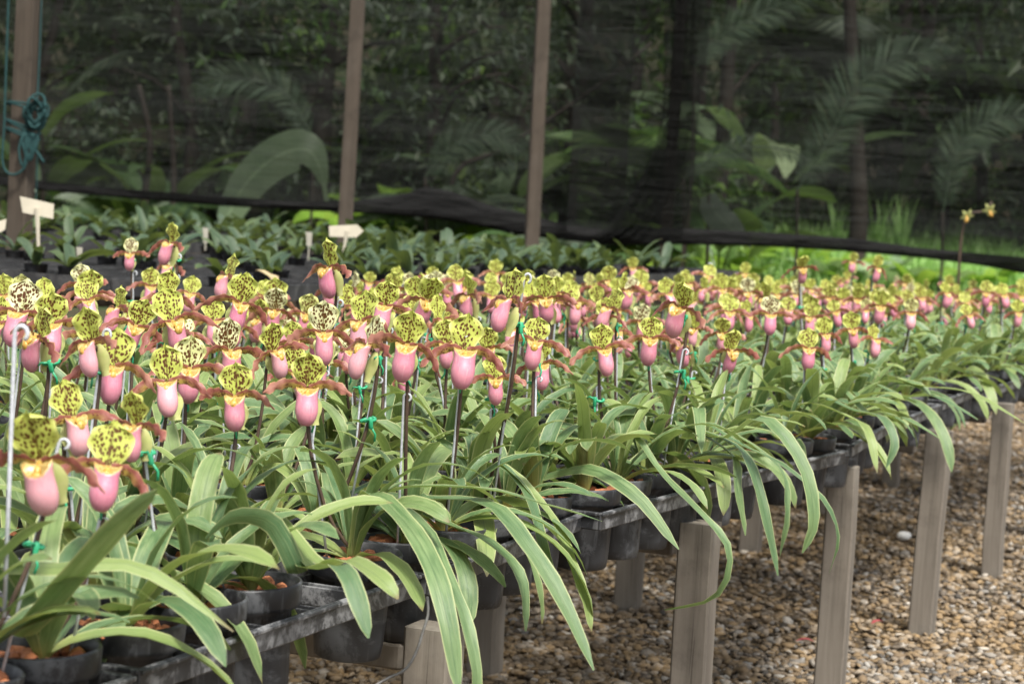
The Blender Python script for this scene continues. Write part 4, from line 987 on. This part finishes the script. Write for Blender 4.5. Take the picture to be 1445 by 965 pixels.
for k in range(30):
    px = 20 + k * 50 + rr_.uniform(-25, 25); Y = rr_.uniform(19.6, 22.5) if px < 1020 else rr_.uniform(22.2, 25); x, y = P2(px, Y); hgt = rr_.uniform(.7, 1.7); t = rr_.choice((0, 0, 1, 1, 2)) if px < 1020 else rr_.choice((0, 0, 0, 1))
    z = float(terrain_z(x, y)); o = empty('undergrowth_shrub', (x, y, z - .03), 0, '%s %s in the undergrowth behind the net' % ('tall' if hgt > 1.2 else 'low', US[t][0]), 'shrub', 'undergrowth shrubs behind the net')
    link('stem', MB().tube([(0, 0, 0), (.02, 0, hgt * .4), (.05, .02, hgt * .75)], [.022, .016, .008], 6).mesh('stem', TRUNK), o)
    link('foliage', leaf_cloud(420, (0, 0, hgt * .52), .55, .45, hgt * .6, .10, .26, rr_, 9, rr_.choice((.18, .3, .45)), .3).mesh('foliage', FOL[t], False), o)
for k in range(7):
    x, y = P2(rr_.uniform(1180, 1290), rr_.uniform(20.2, 21.2)); z = float(terrain_z(x, y)); b = MB()
    for j in range(16):
        a = rr_.uniform(0, 6.28); L = rr_.uniform(.35, .75); b_ = rr_.uniform(.1, .45); P = [Vector((math.cos(a) * b_ * L * t * t, math.sin(a) * b_ * L * t * t, L * t)) for t in (0, .3, .6, .85, 1)]; sdv = Vector((-math.sin(a), math.cos(a), 0)) * .012
        V = [p + sdv * q * (1 - i * .22) for i, p in enumerate(P) for q in (-1, 1)]; b.add(V, grid_faces(2, 5))
    tag(link('grass_tuft', b.mesh('grass_tuft', GRASS), None, (x, y, z - .02)), 'tall tuft of light green grass round the pale trunk', 'grass tuft', 'tall grass tufts')
# single arching leaves that can be told apart through the net
def arch(pts, Y, w, mat, label):
    P = [ony(x, y, Y + (dy if len(t) > 2 else 0)) for t in pts for x, y, dy in [(t + (0,))[:3]]]; base = Vector(P[0]); gz = float(terrain_z(base.x, base.y)); root = Vector((base.x, base.y, gz - .03)); o = empty('arching_leaf_plant', root, 0, label, 'plant')
    Q = bez(P, 22); ww = [w * (.25 + .75 * math.sin(min(1, t * 1.05 + .05) * math.pi) ** .5) * (1 - .6 * float(smoothstep(.5, .95, t))) for t in np.linspace(0, 1, 22)]; ww[-1] = .01
    t0 = (Vector(Q[1]) - Vector(Q[0])).normalized(); sd_ = t0.cross(Vector((0, 1, 0))).normalized() + Vector((0, .55, 0))
    link('leaf', ribbon([Vector(q) - root for q in Q], ww, sd_, .12, .3, 'leaf', mat, .004, 3), o)
    link('stalk', MB().tube(bez([(0, 0, 0), (base - root) * .5 + Vector((.02, .02, 0)), base - root], 8), .014, 6).mesh('stalk', TRUNK), o)
arch([(318, 312), (345, 262), (385, 224), (430, 210), (452, 238), (462, 290)], 15.9, .185, PALELEAF, 'pale wide leaf bent in an arch close behind the net')
arch([(60, 190), (90, 152), (130, 135), (160, 132)], 15.9, .055, LIMELEAF, 'bright yellow-green leaf blade beside the roped post')
arch([(1000, 275), (1010, 300), (1040, 330), (1060, 350)], 15.9, .12, GREYLEAF, 'broad grey leaf hanging down to the net hem')
def long_frond(pts, Y, ll, mat, label):
    P = [ony(x, y, Y) for x, y in pts]; base = Vector(P[0]); root = Vector((base.x, base.y, float(terrain_z(base.x, base.y)) - .03)); o = empty('palm_frond', root, 0, label, 'palm')
    Q = [Vector(q) - root for q in bez(P, 60)]; link('stalk', MB().tube(bez([(0, 0, 0), (base - root) * .5 + Vector((.03, .02, 0)), base - root], 8), .013, 6).mesh('stalk', TRUNK), o)
    b = MB().tube(Q[::3], .008, 5); rr = random.Random(len(label))
    for i in range(2, 60):
        d = (Q[min(i + 1, 59)] - Q[i - 1]).normalized(); s_ = d.cross(Vector((0, 1, 0))).normalized(); L = ll * math.sin((i + 6) / 68 * math.pi) ** .7
        for sg in (-1, 1):
            tip = Q[i] + (s_ * sg * .8 + d * .75 + Vector((0, rr.uniform(-.45, .25), -.25))).normalized() * L * rr.uniform(.85, 1.1); md = (Q[i] + tip) / 2 + Vector((0, 0, L * .06)); w = d * L * .055; b.add([Q[i] - w * .4, Q[i] + w * .4, md + w, tip, md - w], [(0, 1, 2, 3, 4)])
    link('frond', b.mesh('frond', mat, False), o)
long_frond([(1125, 268), (1165, 205), (1205, 130), (1262, 85), (1350, 62)], 17.0, .34, FRND, 'long grey-green feathery palm frond leaning across the darker net')
long_frond([(965, 252), (1000, 225), (1050, 208), (1110, 212), (1150, 232)], 16.8, .16, FRND, 'low grey-green feathery frond arching from the gathered net edge')
long_frond([(980, 95), (1020, 50), (1090, 12), (1180, -25)], 17.2, .24, FRND, 'feathery frond rising to the top of the darker net')
long_frond([(1330, 300), (1350, 215), (1400, 170), (1470, 160)], 17.6, .28, FRND, 'dim feathery frond at the end of the darker net')
long_frond([(600, 250), (640, 205), (700, 190), (745, 215)], 17.4, .24, FRND, 'feathery frond arching between the two brown posts')
long_frond([(440, 190), (400, 130), (330, 110), (270, 130)], 18., .26, FRND, 'dim feathery frond above the pale arching leaf')
def frond_plant(x, y, L, n, label, seedn, mat, h0=0.):
    r = random.Random(seedn); z = float(terrain_z(x, y)); o = empty('fern_palm', (x, y, z - .03), 0, label, 'palm', 'palms behind the net')
    if h0: link('trunk', MB().tube([(0, 0, 0), (.03, 0, h0 * .5), (0, 0, h0 + .03)], [.07, .055, .05], 8).mesh('trunk', TRUNK), o)
    for k in range(n):
        a = 6.283 * k / n + r.uniform(-.3, .3); LL = L * r.uniform(.75, 1.1); P = [np.zeros(3)]; a0, a1 = r.uniform(10, 40), r.uniform(95, 150)
        for i in range(1, 15): t = i / 14; e = rad(a0 + (a1 - a0) * t); P.append(P[-1] + np.array([math.sin(e) * math.cos(a), math.sin(e) * math.sin(a), math.cos(e)]) * LL / 14)
        b = MB().tube(P, [.012 * (1 - .06 * i) for i in range(15)], 5)
        for i in range(2, 42):
            t = i / 42 * 14; j = int(t); q = P[j] + (P[min(j + 1, 14)] - P[j]) * (t - j); d = P[min(j + 1, 14)] - P[j]; d /= np.linalg.norm(d) + 1e-9; s = np.cross(d, [0, 0, 1.]); s /= np.linalg.norm(s) + 1e-9
            ll = LL * .30 * math.sin((i + 4) / 48 * math.pi)
            for sg in (-1, 1):
                tip = q + (s * sg * .85 + d * .5 - np.array([0, 0, .30])) * ll; w = d * ll * .075; md = (q + tip) / 2 + np.array([0, 0, ll * .07]); b.add([q - w * .5, q + w * .5, md + w, tip, md - w], [(0, 1, 2, 3, 4)])
        link('frond', b.mesh('frond', mat, False), o, (0, 0, h0))
for k, (px, Y, L, n, h0, mt) in enumerate([(1170, 23.5, 2.2, 9, 1.6, 2), (1330, 23.2, 1.8, 8, .8, 0), (930, 18.5, 1.5, 8, .8, 1), (620, 18.0, 1.2, 9, .3, 2), (180, 17.6, 1.1, 8, .2, 0), (820, 18.2, 1.0, 8, .1, 2), (1440, 23, 1.9, 8, 1.3, 0), (300, 21, 1.9, 9, 1.4, 2)]):
    x, y = P2(px, Y); frond_plant(x, y, L, n, ['feathery palm on a slim trunk beyond the darker net', 'low dark feathery palm beyond the net'][0 if h0 > .7 else 1] + [', dark green', ', mid green', ', grey green'][mt], 1200 + k, FOL[mt], h0)
# slim trunks and a leaning branch seen through the net
def trunk(pts, Y, w, label):
    P = [ony(x, y, Y) for x, y in pts]; base = Vector(P[0]); z = float(terrain_z(base.x, Y)); Q = [Vector((base.x, base.y, z - .05))] + [Vector(p) for p in P]
    o = link('bare_trunk', MB().tube([q - Q[0] for q in bez(Q, 16)], [w * (1.1 - .03 * i) for i in range(16)], 8).mesh('bare_trunk', TRUNK), None, Q[0]); tag(o, label, 'trunk')
trunk([(1212, 300), (1210, 220), (1203, 100), (1196, -60)], 18.8, .085, 'slim pale trunk standing behind the darker net')
trunk([(640, 250), (700, 215), (780, 165), (860, 110), (920, 60)], 18.0, .022, 'thin bare branch leaning diagonally behind the net')
trunk([(245, 270), (243, 200), (238, 120)], 17.5, .03, 'thin brown stem behind the net near the pale arch')
trunk([(205, 270), (212, 200), (196, 120)], 17.8, .035, 'crooked thin stem behind the net')
# bright grass bank beyond the net
def grass():
    r = np.random.default_rng(8); n = 15000; Y = r.uniform(17.6, 24, n); px = r.uniform(470, 1560, n); V = np.zeros((n, 5, 3)); X = (px - IW / 2) / FPX * Y * 1.0
    z = terrain_z(X, Y); L = r.uniform(.10, .30, n) * np.where(px < 1080, .6, 1.); a = r.uniform(0, 6.28, n); ln = r.uniform(.1, .7, n); w = r.uniform(.006, .014, n)
    dx, dy = np.cos(a), np.sin(a)
    for k, (t, ww) in enumerate(((0, 1), (0, -1), (.55, .8), (.55, -.8), (1., 0))):
        V[:, k, 0] = X + dx * ln * L * t ** 1.8 - dy * w * ww; V[:, k, 1] = Y + dy * ln * L * t ** 1.8 + dx * w * ww; V[:, k, 2] = z + L * t * (1 - .3 * ln * t)
    b = (np.arange(n) * 5)[:, None]; F_ = [tuple(x) for x in (b + np.array([[0, 1, 3, 2]]))] + [tuple(x) for x in (b + np.array([[2, 3, 4]]))]
    tag(link('grass', mesh('grass', V.reshape(-1, 3), F_, GRASS, smooth=False)), 'bright tall grass on the open bank below the net', 'grass', kind='stuff')
grass()
# small things on the gravel
for k, (x, y) in enumerate([(1136, 904), (1238, 878)]):
    p = onz(x, y, .03); P = [Vector((-.02, 0, 0)), Vector((-.008, .002, .006)), Vector((.006, 0, .007)), Vector((.02, -.003, .001))]
    o = link('fallen_petal', ribbon(P, [.002, .006, .006, .001], (0, 1, 0), .3, .3, 'fallen_petal', REDP), None, p, (0, 0, k * .7)); tag(o, 'small red petal fallen on the gravel', 'petal', 'fallen red petals')
def pebble():
    V = []; b = MB(); rr = random.Random(2)
    for j, (m, z) in enumerate(((.5, -.5), (.95, -.1), (.9, .35), (.4, .62))):
        for i in range(8): a = .785 * i; q = rr.uniform(.85, 1.12); V.append((.024 * m * math.cos(a) * q, .018 * m * math.sin(a) * q, .022 * z))
    b.add(V, grid_faces(8, 4, True) + [tuple(range(7, -1, -1)), tuple(range(24, 32))]); return b.mesh('pebble', WHITE)
tag(link('pebble', pebble(), None, onz(1275, 756, .026)), 'single white pebble lying on the tan gravel', 'pebble')
for k, (pts, d) in enumerate([([(628, 348), (648, 353), (660, 362), (676, 374)], 9.2), ([(360, 712 - 330), (380, 390), (392, 400)], 5.4)]):
    P = [Vector(at(x, y, d)) for x, y in pts]; b0 = P[0].copy(); o = link('dry_leaf', ribbon([p - b0 for p in bez(P, 9)], [.005, .02, .026, .022, .018, .024, .028, .016, .002], None, .3, .4, 'dry_leaf', DEAD), None, b0); tag(o, 'curled dry tan leaf caught among the seedlings' if k == 0 else 'withered brown leaf hanging behind the blooms', 'leaf')

# tall yellow-flowered orchid beyond the end of the bench
def yellow_orchid():
    b = Vector(ony(1352, 412, 9.2)); o = empty('yellow_orchid', b, 0, 'tall thin orchid with small yellow flowers against the dark net', 'orchid')
    P = [Vector(ony(x, y, 9.2)) - b for x, y in ((1352, 412), (1355, 350), (1362, 310), (1372, 300), (1388, 298), (1400, 285))]
    zb = -b.z; link('flower_stalk', MB().tube([(0, 0, zb)] + [tuple(q) for q in bez(P, 14)], [.006] * 5 + [.004] * 10, 6).mesh('flower_stalk', STALK), o)
    for k, (x, y, a) in enumerate(((1365, 304, .3), (1396, 296, -.5))):
        f = link('flower', None, o, Vector(ony(x, y, 9.18)) - b, (.5, a, a), .75); f.empty_display_size = .01
        for j in range(5):
            q = 6.283 * j / 5 + .3; PP_ = [Vector((0, 0, 0)), Vector((math.cos(q) * .02, -.006, math.sin(q) * .02)), Vector((math.cos(q) * .045, .004, math.sin(q) * .045))]
            link('petal', ribbon(bez(PP_, 6), [.003, .009, .012, .011, .007, .001], (-math.sin(q), 0, math.cos(q)), .2, .3, 'petal', SYNS), f)
        link('lip', POUCHM[0].copy() if False else STAMM, f, (0, 0, -.01), None, 2.2)
    for k in range(5): link('leaf', LV['mid'][k], o, (0, 0, zb + .02), (0, 0, k * 1.3), 2.)
yellow_orchid()

b0 = Vector(at(6, 870, 1.6)); t0_ = Vector(at(21, 470, 1.6)) - b0
Pw = [Vector((0, 0, 0)), t0_ * .5, t0_] + [t0_ + Vector((.005 - .005 * math.cos(a), 0, .006 * math.sin(a))) for a in np.linspace(.5, 4.2, 7)]
tag(link('plant_stake', MB().tube(Pw, .0019, 6).mesh('plant_stake', WIRE), None, b0), 'tall pale wire stake with a hooked top before the nearest bloom', 'stake')
